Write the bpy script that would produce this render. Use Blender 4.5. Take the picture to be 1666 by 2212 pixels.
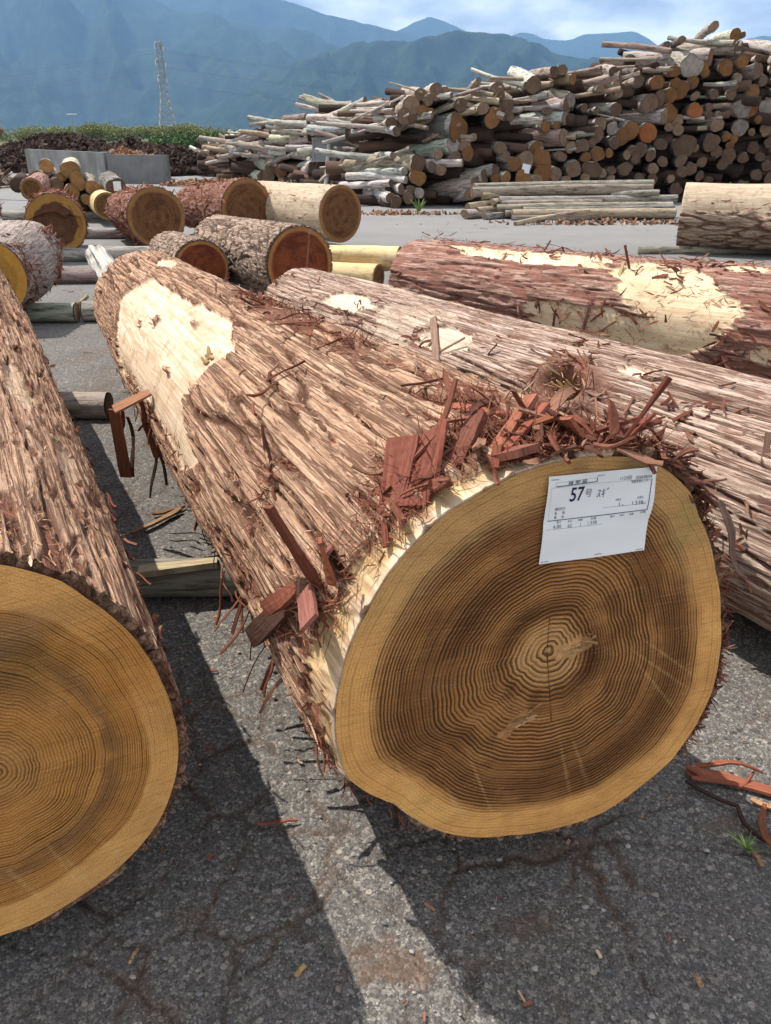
import bpy, math, random
import numpy as np

for _o in list(bpy.data.objects):
    bpy.data.objects.remove(_o)
SC = bpy.context.scene
COL = SC.collection
R = math.radians

# ------------------------------------------------------------------ camera
HC = 1.34                      # camera height (m)
FPX, CX, CY = 1664.0, 833.0, 1106.0
PITCH = math.atan((CY - 294.0) / FPX)
cam = bpy.data.cameras.new('camera')
cam.sensor_fit = 'HORIZONTAL'
cam.sensor_width = 36.0
cam.lens = 36.0 * FPX / 1666.0
cam.clip_start = 0.02
cam.clip_end = 60000.0
camo = bpy.data.objects.new('camera', cam)
COL.objects.link(camo)
camo.location = (0, 0, HC)
camo.rotation_euler = (math.pi / 2 - PITCH, 0, 0)
SC.camera = camo

# ------------------------------------------------------------------ sky and sun
SUN_AZ, SUN_EL = R(61), R(58)          # degrees to the left of straight ahead
sdir = np.array([-math.sin(SUN_AZ) * math.cos(SUN_EL), math.cos(SUN_AZ) * math.cos(SUN_EL), math.sin(SUN_EL)])
W = bpy.data.worlds.new('World')
SC.world = W
W.use_nodes = True
wn = W.node_tree.nodes
wl = W.node_tree.links
wn.clear()
wo = wn.new('ShaderNodeOutputWorld')
bg = wn.new('ShaderNodeBackground')
sky = wn.new('ShaderNodeTexSky')
sky.sky_type = 'NISHITA'
sky.sun_disc = False
sky.sun_elevation = SUN_EL
sky.sun_rotation = -SUN_AZ
sky.altitude = 500
sky.air_density = 1.0
sky.dust_density = 1.5
bg.inputs['Strength'].default_value = 0.05
tc = wn.new('ShaderNodeTexCoord')
mp = wn.new('ShaderNodeMapping')
mp.inputs['Scale'].default_value = (1.0, 1.0, 2.6)
nz = wn.new('ShaderNodeTexNoise')
nz.inputs['Scale'].default_value = 4.2
nz.inputs['Detail'].default_value = 9
nz.inputs['Roughness'].default_value = 0.55
nz.inputs['Distortion'].default_value = 0.35
cr = wn.new('ShaderNodeValToRGB')
cr.color_ramp.elements[0].position = 0.36
cr.color_ramp.elements[0].color = (0, 0, 0, 1)
cr.color_ramp.elements[1].position = 0.54
cr.color_ramp.elements[1].color = (1, 1, 1, 1)
nz2 = wn.new('ShaderNodeTexNoise')
nz2.inputs['Scale'].default_value = 9.0
nz2.inputs['Detail'].default_value = 6
cr2 = wn.new('ShaderNodeValToRGB')
cr2.color_ramp.elements[0].position = 0.32
cr2.color_ramp.elements[0].color = (6.2, 7.2, 9.0, 1)
cr2.color_ramp.elements[1].position = 0.66
cr2.color_ramp.elements[1].color = (31, 31.2, 31.8, 1)
mixc = wn.new('ShaderNodeMix')
mixc.data_type = 'RGBA'
wl.new(tc.outputs['Generated'], mp.inputs['Vector'])
wl.new(mp.outputs[0], nz.inputs['Vector'])
wl.new(mp.outputs[0], nz2.inputs['Vector'])
wl.new(nz.outputs['Fac'], cr.inputs['Fac'])
wl.new(nz2.outputs['Fac'], cr2.inputs['Fac'])
wl.new(cr.outputs['Color'], mixc.inputs[0])
wl.new(sky.outputs[0], mixc.inputs[6])
wl.new(cr2.outputs['Color'], mixc.inputs[7])
wl.new(mixc.outputs[2], bg.inputs['Color'])
wl.new(bg.outputs[0], wo.inputs['Surface'])

sun = bpy.data.lights.new('sun', 'SUN')
sun.energy = 5.0
sun.angle = R(0.53)
sun.color = (1.0, 0.955, 0.88)
suno = bpy.data.objects.new('sun', sun)
COL.objects.link(suno)
suno.location = tuple(sdir * 50)
from mathutils import Vector
suno.rotation_euler = Vector(tuple(sdir)).to_track_quat('Z', 'Y').to_euler()

SC.view_settings.view_transform = 'Standard'
SC.view_settings.look = 'None'
SC.view_settings.exposure = 0.52
SC.view_settings.gamma = 1.0
SC.render.engine = 'CYCLES'
SC.cycles.use_denoising = True
SC.cycles.max_bounces = 6
SC.cycles.volume_bounces = 0
SC.cycles.sample_clamp_indirect = 6.0

# ------------------------------------------------------------------ helpers
def smooth(a, b, x):
    t = np.clip((np.asarray(x, float) - a) / (b - a), 0, 1)
    return t * t * (3 - 2 * t)

def lin(r, g, b, k=1.0):
    def f(c):
        c = c / 255.0
        return (c / 12.92 if c <= 0.04045 else ((c + 0.055) / 1.055) ** 2.4) * k
    return (f(r), f(g), f(b), 1.0)

def _hash(i, j, k, s):
    h = (i * 374761393 + j * 668265263 + k * 2147483647 + s * 1274126177) & 0xFFFFFFFF
    h = ((h ^ (h >> 13)) * 1274126177) & 0xFFFFFFFF
    h = h ^ (h >> 16)
    h = (h * 2246822519) & 0xFFFFFFFF
    return h ^ (h >> 15)

_G = np.array([[1,1,0],[-1,1,0],[1,-1,0],[-1,-1,0],[1,0,1],[-1,0,1],[1,0,-1],[-1,0,-1],
               [0,1,1],[0,-1,1],[0,1,-1],[0,-1,-1],[1,1,0],[-1,1,0],[0,-1,1],[0,-1,-1]], float)

def noise(x, y, z=0.0, seed=0):
    """Perlin noise, about -1..1"""
    x, y, z = np.broadcast_arrays(np.asarray(x, float), np.asarray(y, float), np.asarray(z, float))
    xi, yi, zi = np.floor(x).astype(np.int64), np.floor(y).astype(np.int64), np.floor(z).astype(np.int64)
    xf, yf, zf = x - xi, y - yi, z - zi
    u, v, w = [t * t * t * (t * (t * 6 - 15) + 10) for t in (xf, yf, zf)]
    def c(a, b, d):
        g = _G[_hash(xi + a, yi + b, zi + d, seed) & 15]
        return g[..., 0] * (xf - a) + g[..., 1] * (yf - b) + g[..., 2] * (zf - d)
    l = lambda a, b, t: a + (b - a) * t
    return l(l(l(c(0,0,0), c(1,0,0), u), l(c(0,1,0), c(1,1,0), u), v),
             l(l(c(0,0,1), c(1,0,1), u), l(c(0,1,1), c(1,1,1), u), v), w)

def fbm(x, y, z=0.0, seed=0, octv=4):
    s, a, f = 0, 1.0, 1.0
    for i in range(octv):
        s = s + a * noise(np.asarray(x) * f, np.asarray(y) * f, np.asarray(z) * f, seed + i * 7)
        a *= 0.5
        f *= 2.03
    return s

def ray(x, y):
    c0, c1, c2 = (x - CX) / FPX, -(y - CY) / FPX, 1.0
    return np.array([c0, c2 * math.cos(PITCH) + c1 * math.sin(PITCH), -c2 * math.sin(PITCH) + c1 * math.cos(PITCH)])

EYE = np.array([0, 0, HC])

def on_ground(x, y, z=0.0):
    r = ray(x, y)
    return EYE + r * (z - HC) / r[2]

def at_depth(x, y, Y):
    r = ray(x, y)
    return EYE + r * Y / r[1]

def grid(n, m, wrap=False):
    """quads of n rows x m columns of vertices"""
    mm = m if wrap else m - 1
    i = np.arange(n - 1)[:, None]
    j = np.arange(mm)[None, :]
    j2 = (j + 1) % m
    return np.stack([i * m + j, i * m + j2, (i + 1) * m + j2, (i + 1) * m + j], -1).reshape(-1, 4)

def mk(name, V, F, mat, parent=None, origin=None, attrs=None, smooth_=True, color=None, flip=False):
    """one mesh object; F is an array of quads / tris or a list of such arrays"""
    V = np.asarray(V, float)
    if origin is None:
        if parent is None:
            origin = np.array([V[:, 0].mean(), V[:, 1].mean(), V[:, 2].min()])
        else:
            origin = np.array(parent.get('_o', (0, 0, 0)))
    origin = np.asarray(origin, float)
    Fs = F if isinstance(F, list) else [F]
    Fs = [np.asarray(f, np.int64) for f in Fs if len(f)]
    if flip:
        Fs = [f[:, ::-1] for f in Fs]
    me = bpy.data.meshes.new(name)
    me.vertices.add(len(V))
    me.vertices.foreach_set('co', (V - origin).astype(np.float32).ravel())
    nl = sum(f.size for f in Fs)
    nf = sum(len(f) for f in Fs)
    me.loops.add(nl)
    me.loops.foreach_set('vertex_index', np.concatenate([f.ravel() for f in Fs]).astype(np.int32))
    me.polygons.add(nf)
    st = np.concatenate([np.full(len(f), f.shape[1]) for f in Fs])
    me.polygons.foreach_set('loop_start', np.concatenate([[0], np.cumsum(st)[:-1]]).astype(np.int32))
    me.polygons.foreach_set('use_smooth', np.full(nf, bool(smooth_)))
    if attrs:
        for k, a in attrs.items():
            a = np.asarray(a, np.float32)
            if a.ndim == 1:
                at = me.attributes.new(k, 'FLOAT', 'POINT')
                at.data.foreach_set('value', a)
            elif a.shape[1] == 3:
                at = me.attributes.new(k, 'FLOAT_VECTOR', 'POINT')
                at.data.foreach_set('vector', a.ravel())
            else:
                at = me.attributes.new(k, 'FLOAT_COLOR', 'POINT')
                at.data.foreach_set('color', a.ravel())
    me.update(calc_edges=True)
    if mat:
        me.materials.append(mat)
    o = bpy.data.objects.new(name, me)
    COL.objects.link(o)
    if parent is None:
        o.location = origin
    else:
        o.parent = parent
    if color is not None:
        o.color = (*color[:3], 1)
    o['_o'] = [float(t) for t in origin]
    return o

def empty(name, loc):
    o = bpy.data.objects.new(name, None)
    COL.objects.link(o)
    o.location = tuple(loc)
    o.empty_display_size = 0.1
    o['_o'] = [float(t) for t in loc]
    return o

def tag(o, label=None, cat=None, group=None, kind=None):
    if label: o['label'] = label
    if cat: o['category'] = cat
    if group: o['group'] = group
    if kind: o['kind'] = kind
    return o

class Geo:
    """collects quads and triangles for one mesh"""
    def __init__(s):
        s.v, s.q, s.t, s.n, s.a = [], [], [], 0, []
    def add(s, V, Q=None, T=None, a=0.0):
        V = np.asarray(V, float)
        if Q is not None and len(Q): s.q.append(np.asarray(Q) + s.n)
        if T is not None and len(T): s.t.append(np.asarray(T) + s.n)
        s.v.append(V)
        s.a.append(np.full(len(V), a) if np.isscalar(a) else np.asarray(a))
        s.n += len(V)
    def box(s, c, h, M=None, a=0.0):
        P = np.array([[x, y, z] for x in (-1, 1) for y in (-1, 1) for z in (-1, 1)], float) * np.asarray(h, float)
        if M is not None: P = P @ np.asarray(M).T
        s.add(P + np.asarray(c, float), [[0,1,3,2],[4,6,7,5],[0,4,5,1],[2,3,7,6],[0,2,6,4],[1,5,7,3]], a=a)
    def bar(s, p, q, r, n=4, a=0.0, r2=None):
        p, q = np.asarray(p, float), np.asarray(q, float)
        d = q - p
        d = d / (np.linalg.norm(d) + 1e-9)
        u = np.cross(d, [0, 0, 1.0])
        if np.linalg.norm(u) < 1e-3: u = np.array([1.0, 0, 0])
        u /= np.linalg.norm(u)
        w = np.cross(d, u)
        t = np.linspace(0, 2 * np.pi, n, endpoint=False) + np.pi / n
        c = np.outer(np.cos(t), u) + np.outer(np.sin(t), w)
        r2 = r if r2 is None else r2
        V = np.vstack([p + c * r, q + c * r2, p[None], q[None]])
        j = np.arange(n); k = (j + 1) % n
        s.add(V, np.stack([j, k, n + k, n + j], 1), np.vstack([np.stack([k, j, np.full(n, 2 * n)], 1), np.stack([n + j, n + k, np.full(n, 2 * n + 1)], 1)]), a=a)
    def build(s, name, mat, parent=None, smooth_=False, **kw):
        F = []
        if s.q: F.append(np.vstack(s.q))
        if s.t: F.append(np.vstack(s.t))
        at = kw.pop('attrs', {}) or {}
        at['tint'] = np.concatenate(s.a)
        return mk(name, np.vstack(s.v), F, mat, parent, smooth_=smooth_, attrs=at, **kw)

# ------------------------------------------------------------------ material helpers
class M:
    def __init__(s, name, rough=0.85, spec=0.25):
        s.m = bpy.data.materials.new(name)
        s.m.use_nodes = True
        s.t = s.m.node_tree
        s.n = s.t.nodes
        s.b = s.n['Principled BSDF']
        s.b.inputs['Roughness'].default_value = rough
        s.b.inputs['Specular IOR Level'].default_value = spec
    def link(s, a, b): s.t.links.new(a, b)
    def attr(s, name, out='Fac', typ='GEOMETRY'):
        n = s.n.new('ShaderNodeAttribute'); n.attribute_name = name; n.attribute_type = typ
        return n.outputs[out]
    def objcol(s):
        return s.n.new('ShaderNodeObjectInfo').outputs['Color']
    def objrand(s):
        return s.n.new('ShaderNodeObjectInfo').outputs['Random']
    def coord(s, what='Object'):
        return s.n.new('ShaderNodeTexCoord').outputs[what]
    def vmul(s, v, sc, off=None):
        n = s.n.new('ShaderNodeMapping'); s.link(v, n.inputs['Vector'])
        n.inputs['Scale'].default_value = sc
        if off is not None: n.inputs['Location'].default_value = off
        return n.outputs[0]
    def noise(s, v, scale=1.0, detail=4, rough=0.55, dist=0.0):
        n = s.n.new('ShaderNodeTexNoise'); s.link(v, n.inputs['Vector'])
        n.inputs['Scale'].default_value = scale; n.inputs['Detail'].default_value = detail
        n.inputs['Roughness'].default_value = rough; n.inputs['Distortion'].default_value = dist
        return n.outputs['Fac']
    def voro(s, v, scale=1.0, feature='F1', out='Distance', rnd=1.0):
        n = s.n.new('ShaderNodeTexVoronoi'); s.link(v, n.inputs['Vector'])
        n.feature = feature; n.inputs['Scale'].default_value = scale; n.inputs['Randomness'].default_value = rnd
        return n.outputs[out]
    def ramp(s, f, *stops):
        n = s.n.new('ShaderNodeValToRGB'); s.link(f, n.inputs['Fac'])
        e = n.color_ramp.elements
        while len(e) < len(stops): e.new(0.5)
        for k, (p, c) in enumerate(stops):
            e[k].position = p
            e[k].color = c if hasattr(c, '__len__') else (c, c, c, 1)
        return n.outputs['Color']
    def mix(s, f, a, b, mode='MIX'):
        n = s.n.new('ShaderNodeMix'); n.data_type = 'RGBA'; n.blend_type = mode
        for v, i in ((f, 0), (a, 6), (b, 7)):
            if hasattr(v, 'is_linked') or hasattr(v, 'links'): s.link(v, n.inputs[i])
            elif hasattr(v, '__len__'): n.inputs[i].default_value = v
            else: n.inputs[i].default_value = v if i == 0 else (v, v, v, 1)
        return n.outputs[2]
    def math(s, op, a, b=0.0, c=None, clamp=False):
        n = s.n.new('ShaderNodeMath'); n.operation = op; n.use_clamp = clamp
        for v, i in ((a, 0), (b, 1), (c, 2)):
            if v is None: continue
            if hasattr(v, 'links'): s.link(v, n.inputs[i])
            else: n.inputs[i].default_value = v
        return n.outputs[0]
    def bump(s, h, strength=0.5, dist=0.01):
        n = s.n.new('ShaderNodeBump'); s.link(h, n.inputs['Height'])
        n.inputs['Strength'].default_value = strength; n.inputs['Distance'].default_value = dist
        s.link(n.outputs[0], s.b.inputs['Normal'])
    def color(s, c):
        if hasattr(c, 'links'): s.link(c, s.b.inputs['Base Color'])
        else: s.b.inputs['Base Color'].default_value = c
        return s.m

def plain(name, c, rough=0.8, var=0.25, scale=6.0, spec=0.25, bump=0.0):
    m = M(name, rough, spec)
    n = m.noise(m.coord(), scale, 6, 0.6)
    a = tuple(t * (1 - var) for t in c[:3]) + (1,)
    b = tuple(min(1, t * (1 + var)) for t in c[:3]) + (1,)
    if bump: m.bump(n, bump, 0.02)
    return m.color(m.mix(n, a, b))

def bark_near(name, pale, mid, dark, inner, wood, wood2, fine=1.0):
    """fibrous bark: attributes lc (log coordinates, m), grv, peel, red"""
    m = M(name, 0.9, 0.12)
    lc = m.attr('lc', 'Vector')
    f1 = m.noise(m.vmul(lc, (4.2, 150, 150)), 1, 7, 0.66, 0.6)
    f2 = m.noise(m.vmul(lc, (2.2, 9, 9)), 1, 5, 0.6)
    f3 = m.noise(m.vmul(lc, (34, 260, 260)), 1, 5, 0.7, 1.0)
    c = m.ramp(f1, (0.24, dark), (0.40, mid), (0.58, pale))
    c = m.mix(m.ramp(f2, (0.40, 0.0), (0.72, 0.6)), c, mid)
    c = m.mix(m.math('MULTIPLY', m.ramp(f3, (0.36, 0.7), (0.50, 0.0)), 0.6), c, inner)
    f4 = m.noise(m.vmul(lc, (1.3, 58, 58)), 1, 4, 0.62, 0.6)
    ck = m.ramp(m.math('ABSOLUTE', m.math('SUBTRACT', f4, 0.5)), (0.0, 1.0), (0.024, 0.85), (0.045, 0.0))
    f5 = m.noise(m.vmul(lc, (3.4, 135, 135)), 1, 3, 0.62, 0.6)
    ck2 = m.ramp(m.math('ABSOLUTE', m.math('SUBTRACT', f5, 0.5)), (0.0, 0.8), (0.035, 0.0))
    ck = m.math('MAXIMUM', ck, m.math('MULTIPLY', ck2, 0.55))
    c = m.mix(m.math('MULTIPLY', m.attr('grv'), 0.95), c, tuple(t * 0.5 for t in inner[:3]) + (1,))
    c = m.mix(m.math('MULTIPLY', ck, 0.90), c, tuple(t * 0.55 for t in inner[:3]) + (1,))
    c = m.mix(m.attr('red'), c, m.ramp(f1, (0.3, tuple(t * 0.55 for t in inner[:3]) + (1,)), (0.65, tuple(min(1, t * 1.45) for t in inner[:3]) + (1,))))
    w1 = m.noise(m.vmul(lc, (2.4, 46, 46)), 1, 7, 0.68, 1.0)
    w2 = m.noise(m.vmul(lc, (14, 14, 14)), 1, 5, 0.65)
    wc = m.mix(m.ramp(w1, (0.40, 0.0), (0.60, 1.0)), wood2, wood)
    wc = m.mix(m.ramp(m.noise(m.vmul(lc, (1.6, 7, 7)), 1, 5, 0.6), (0.50, 0.0), (0.72, 0.55)), wc, tuple(t * 0.62 for t in wood2[:3]) + (1,))
    wc = m.mix(m.ramp(w2, (0.53, 0.0), (0.68, 0.6)), wc, tuple(t * 0.6 for t in wood2[:3]) + (1,))
    wc = m.mix(m.ramp(m.noise(m.vmul(lc, (20, 120, 120)), 1, 3, 0.7), (0.62, 0.0), (0.70, 0.7)), wc, (0.26, 0.15, 0.08, 1))
    gm = m.math('MULTIPLY', m.attr('gold'), m.ramp(w2, (0.35, 1.0), (0.62, 0.45)))
    wc = m.mix(gm, wc, m.ramp(w1, (0.36, (0.30, 0.17, 0.06, 1)), (0.58, (0.62, 0.41, 0.17, 1))))
    c = m.mix(m.attr('peel'), c, wc)
    h = m.mix(m.attr('peel'), m.mix(m.math('MULTIPLY', ck, 0.7), m.mix(0.5, f1, f3), 0.0), m.mix(0.35, 0.5, w1))
    m.bump(h, 0.95 * fine, 0.008)
    return m.color(c)

def cut_near(name):
    """sawn face: ring (ring count), fc (wood colour), ramp (ring contrast), fuv (metres on the face)"""
    m = M(name, 0.85, 0.08)
    fu = m.attr('fuv', 'Vector')
    rg = m.math('ADD', m.attr('ring'), m.math('MULTIPLY', m.noise(fu, 55, 4, 0.6), 0.35))
    fr = m.math('FRACT', rg)
    line = m.ramp(fr, (0.0, 0.0), (0.30, 0.08), (0.66, 0.8), (0.93, 1.0), (1.0, 0.0))
    cell = m.math('FLOOR', rg)
    vx = m.n.new('ShaderNodeCombineXYZ'); m.link(cell, vx.inputs[0])
    wn_ = m.n.new('ShaderNodeTexWhiteNoise'); wn_.noise_dimensions = '3D'; m.link(vx.outputs[0], wn_.inputs['Vector'])
    amp = m.math('MULTIPLY', m.math('ADD', m.math('MULTIPLY', wn_.outputs['Value'], 0.7), 0.45), m.attr('ramp'))
    patch = m.ramp(m.noise(fu, 9, 4, 0.6), (0.32, 0.45), (0.62, 1.2))
    k = m.math('MULTIPLY', m.math('MULTIPLY', line, amp), patch, clamp=True)
    base = m.attr('fc', 'Color')
    grain = m.noise(fu, 420, 3, 0.7)
    blot = m.noise(fu, 26, 5, 0.6)
    base = m.mix(m.ramp(grain, (0.35, 0.40), (0.6, 0.0)), base, (0.06, 0.022, 0.008, 1))
    base = m.mix(m.ramp(grain, (0.60, 0.0), (0.76, 0.45)), base, (0.72, 0.47, 0.24, 1))
    sw = m.n.new('ShaderNodeMapping'); m.link(fu, sw.inputs['Vector']); sw.inputs['Rotation'].default_value = (0, 0, 0.95); sw.inputs['Scale'].default_value = (14, 330, 1)
    saw = m.noise(sw.outputs[0], 1, 4, 0.6, 0.3)
    base = m.mix(m.ramp(saw, (0.30, 0.30), (0.48, 0.0)), base, (0.09, 0.04, 0.016, 1))
    base = m.mix(m.ramp(saw, (0.55, 0.0), (0.74, 0.30)), base, (0.72, 0.50, 0.28, 1))
    base = m.mix(m.ramp(blot, (0.4, 0.0), (0.75, 0.25)), base, (0.10, 0.05, 0.02, 1))
    dark = m.mix(0.82, base, (0.030, 0.013, 0.006, 1))
    c = m.mix(k, base, dark)
    m.bump(m.mix(0.5, m.mix(0.5, grain, saw), k), 0.5, 0.003)
    return m.color(c)

def bark_far(name, bumpd=0.02, sc=1.0):
    """weathered bark tinted with the object's own colour"""
    m = M(name, 0.9, 0.12)
    lc = m.attr('lc', 'Vector')
    rnd = m.n.new('ShaderNodeVectorMath'); rnd.operation = 'ADD'
    m.link(lc, rnd.inputs[0])
    cv = m.n.new('ShaderNodeCombineXYZ'); m.link(m.math('MULTIPLY', m.objrand(), 37.0), cv.inputs[0])
    m.link(cv.outputs[0], rnd.inputs[1])
    v = rnd.outputs[0]
    f1 = m.noise(m.vmul(v, (4 * sc, 26 * sc, 26 * sc)), 1, 6, 0.65, 0.8)
    f2 = m.noise(m.vmul(v, (2.2, 5, 5)), 1, 5, 0.6)
    f3 = m.noise(m.vmul(v, (16 * sc, 30 * sc, 30 * sc)), 1, 4, 0.7)
    oc = m.objcol()
    c = m.mix(m.ramp(f1, (0.34, 0.85), (0.54, 0.0)), oc, (0.035, 0.026, 0.021, 1))
    c = m.mix(m.ramp(f2, (0.52, 0.0), (0.68, 0.55)), c, m.mix(0.55, oc, (0.62, 0.55, 0.48, 1)))
    c = m.mix(m.ramp(f3, (0.28, 0.6), (0.42, 0.0)), c, (0.10, 0.055, 0.035, 1))
    m.bump(m.mix(0.5, f1, f3), 0.8, bumpd)
    return m.color(c)

def cut_far(name):
    m = M(name, 0.8, 0.15)
    lc = m.attr('lc', 'Vector')
    rad = m.attr('rad')
    n1 = m.noise(lc, 9, 5, 0.6)
    n2 = m.noise(lc, 70, 3, 0.6)
    rg = m.math('FRACT', m.math('ADD', m.math('MULTIPLY', rad, 9.0), m.math('MULTIPLY', n1, 1.2)))
    oc = m.objcol()
    c = m.mix(m.ramp(rg, (0.35, 0.0), (0.85, 0.45)), oc, m.mix(0.7, oc, (0.03, 0.014, 0.008, 1)))
    c = m.mix(m.ramp(n1, (0.38, 0.55), (0.6, 0.0)), c, m.mix(0.75, oc, (0.05, 0.028, 0.015, 1)))
    c = m.mix(m.ramp(rad, (0.9, 0.0), (1.0, 0.7)), c, (0.06, 0.035, 0.025, 1))
    m.bump(n2, 0.3, 0.01)
    return m.color(c)

# sRGB picks -> linear albedo
PALE = (0.56, 0.385, 0.285, 1)
MAT = {}
MAT['sugi'] = bark_near('cedar_bark', (0.70, 0.465, 0.315, 1), (0.47, 0.265, 0.16, 1), (0.25, 0.115, 0.064, 1), (0.19, 0.085, 0.052, 1), (0.80, 0.635, 0.46, 1), (0.56, 0.38, 0.24, 1))
MAT['sugi_grey'] = bark_near('weathered_cedar_bark', (0.72, 0.57, 0.47, 1), (0.49, 0.325, 0.24, 1), (0.24, 0.13, 0.09, 1), (0.22, 0.10, 0.07, 1), (0.85, 0.68, 0.48, 1), (0.50, 0.41, 0.33, 1))
MAT['sugi_red'] = bark_near('red_cedar_bark', (0.64, 0.43, 0.34, 1), (0.48, 0.28, 0.215, 1), (0.24, 0.12, 0.085, 1), (0.30, 0.135, 0.098, 1), (0.85, 0.68, 0.46, 1), (0.70, 0.50, 0.30, 1))
MAT['sugi_shag'] = bark_near('shaggy_cedar_bark', (0.48, 0.32, 0.25, 1), (0.34, 0.20, 0.15, 1), (0.16, 0.08, 0.055, 1), (0.215, 0.092, 0.062, 1), (0.75, 0.58, 0.38, 1), (0.6, 0.43, 0.27, 1))
MAT['pine'] = bark_near('scaly_bark', (0.60, 0.46, 0.36, 1), (0.45, 0.315, 0.235, 1), (0.18, 0.11, 0.08, 1), (0.13, 0.075, 0.05, 1), (0.75, 0.58, 0.38, 1), (0.6, 0.43, 0.27, 1))
MAT['cut'] = cut_near('sawn_face')
MAT['bark_far'] = bark_far('pile_bark')
MAT['cut_far'] = cut_far('pile_sawn_face')
_m = M('bark_shred', 0.85, 0.15)
_lc = _m.attr('lc', 'Vector')
_n = _m.noise(_m.vmul(_lc, (12, 220, 220)), 1, 5, 0.65, 0.4)
_oc = _m.objcol()
_m.bump(_n, 0.5, 0.003)
MAT['shred'] = _m.color(_m.mix(_m.ramp(_n, (0.3, 0.0), (0.68, 1.0)), _m.mix(0.6, _oc, (0.04, 0.015, 0.008, 1)), _m.mix(0.04, _oc, (0.6, 0.4, 0.3, 1))))
_m = M('bark_fibre', 0.85, 0.12)
MAT['fibre'] = _m.color(_m.ramp(_m.attr('tint'), (0.0, (0.10, 0.032, 0.019, 1)), (0.4, (0.23, 0.082, 0.048, 1)), (0.75, (0.48, 0.27, 0.17, 1)), (1.0, (0.64, 0.45, 0.31, 1))))

# ------------------------------------------------------------------ big log builder
def in_poly(x, y, P):
    P = np.asarray(P, float)
    r = np.zeros(x.shape, bool)
    j = len(P) - 1
    for i in range(len(P)):
        c = ((P[i, 1] > y) != (P[j, 1] > y)) & (x < (P[j, 0] - P[i, 0]) * (y - P[i, 1]) / (P[j, 1] - P[i, 1] + 1e-12) + P[i, 0])
        r ^= c
        j = i
    return r

class Log:
    def __init__(s, c0, az, r0, r1, L, sk=0.0, seed=1, lump=0.012, outline=None, keep=0.25):
        s.c0, s.az, s.r0, s.r1, s.L, s.sk, s.seed, s.lump, s.keep = np.array(c0, float), az, r0, r1, L, sk, seed, lump, keep
        s.ax = np.array([-math.sin(az), math.cos(az), 0])
        s.e = np.array([math.cos(az), math.sin(az), 0])
        s.z = np.array([0, 0, 1.0])
        s.out = outline
        s.base = np.array([c0[0], c0[1], 0]) + s.ax * L * 0.0
    def ratio(s, th):
        if s.out is None: return np.ones_like(th)
        return np.interp(np.mod(th, 2 * np.pi), s.out[0], s.out[1], period=2 * np.pi)
    def rad(s, S, th):
        t = np.clip(S / s.L, 0, 1)
        r = s.r0 + (s.r1 - s.r0) * t
        k = 1 - (1 - s.keep) * smooth(0, 0.55, t)
        r = r * (1 + (s.ratio(th) - 1) * k)
        far = smooth(0.0, 0.3, S)
        return r * (1 + far * s.lump * 3 * noise(S * 1.3, np.cos(th) * 1.4, np.sin(th) * 1.4, s.seed + 90))
    def pos(s, S, th, r):
        t = np.clip(S / s.L, 0, 1)
        rc = s.r0 + (s.r1 - s.r0) * t
        u, v = r * np.cos(th), r * np.sin(th)
        along = S + (1 - t) * u * math.sin(s.sk)
        return s.c0 + along[..., None] * s.ax + (u * (1 - (1 - t) * (1 - math.cos(s.sk))))[..., None] * s.e + (v + rc - s.r0)[..., None] * s.z
    def hit(s, x, y):
        d = ray(x, y)
        t = np.linspace(0.3, 16, 8000)
        P = EYE + t[:, None] * d
        q = P - s.c0
        S = q @ s.ax
        T = np.clip(S / s.L, 0, 1)
        rc = s.r0 + (s.r1 - s.r0) * T
        u = q @ s.e
        v = q[:, 2] - (rc - s.r0)
        th = np.arctan2(v, u)
        ok = (np.hypot(u, v) < s.rad(S, th) + 0.012) & (S > -0.05) & (S < s.L + 0.05)
        if not ok.any():
            i = np.argmin(np.hypot(u, v) - rc + 10 * ((S < 0) | (S > s.L)))
        else:
            i = np.argmax(ok)
        return float(S[i]), float(th[i] + (2 * math.pi if th[i] < -math.pi / 2 else 0))
    def normal(s, th):
        return math.cos(th) * s.e + math.sin(th) * s.z
    def tang(s, th):
        return -math.sin(th) * s.e + math.cos(th) * s.z
    def poly(s, pts):
        """outline seen on the bark -> (along, angle) region of this log"""
        return [s.hit(*p) for p in pts]

def angs(n, lo=-40, hi=220, frac=0.84):
    a = np.linspace(R(lo), R(hi), int(n * frac), endpoint=False)
    b = np.linspace(R(hi), R(lo + 360), n - int(n * frac), endpoint=False)
    return np.concatenate([a, b])

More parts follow.
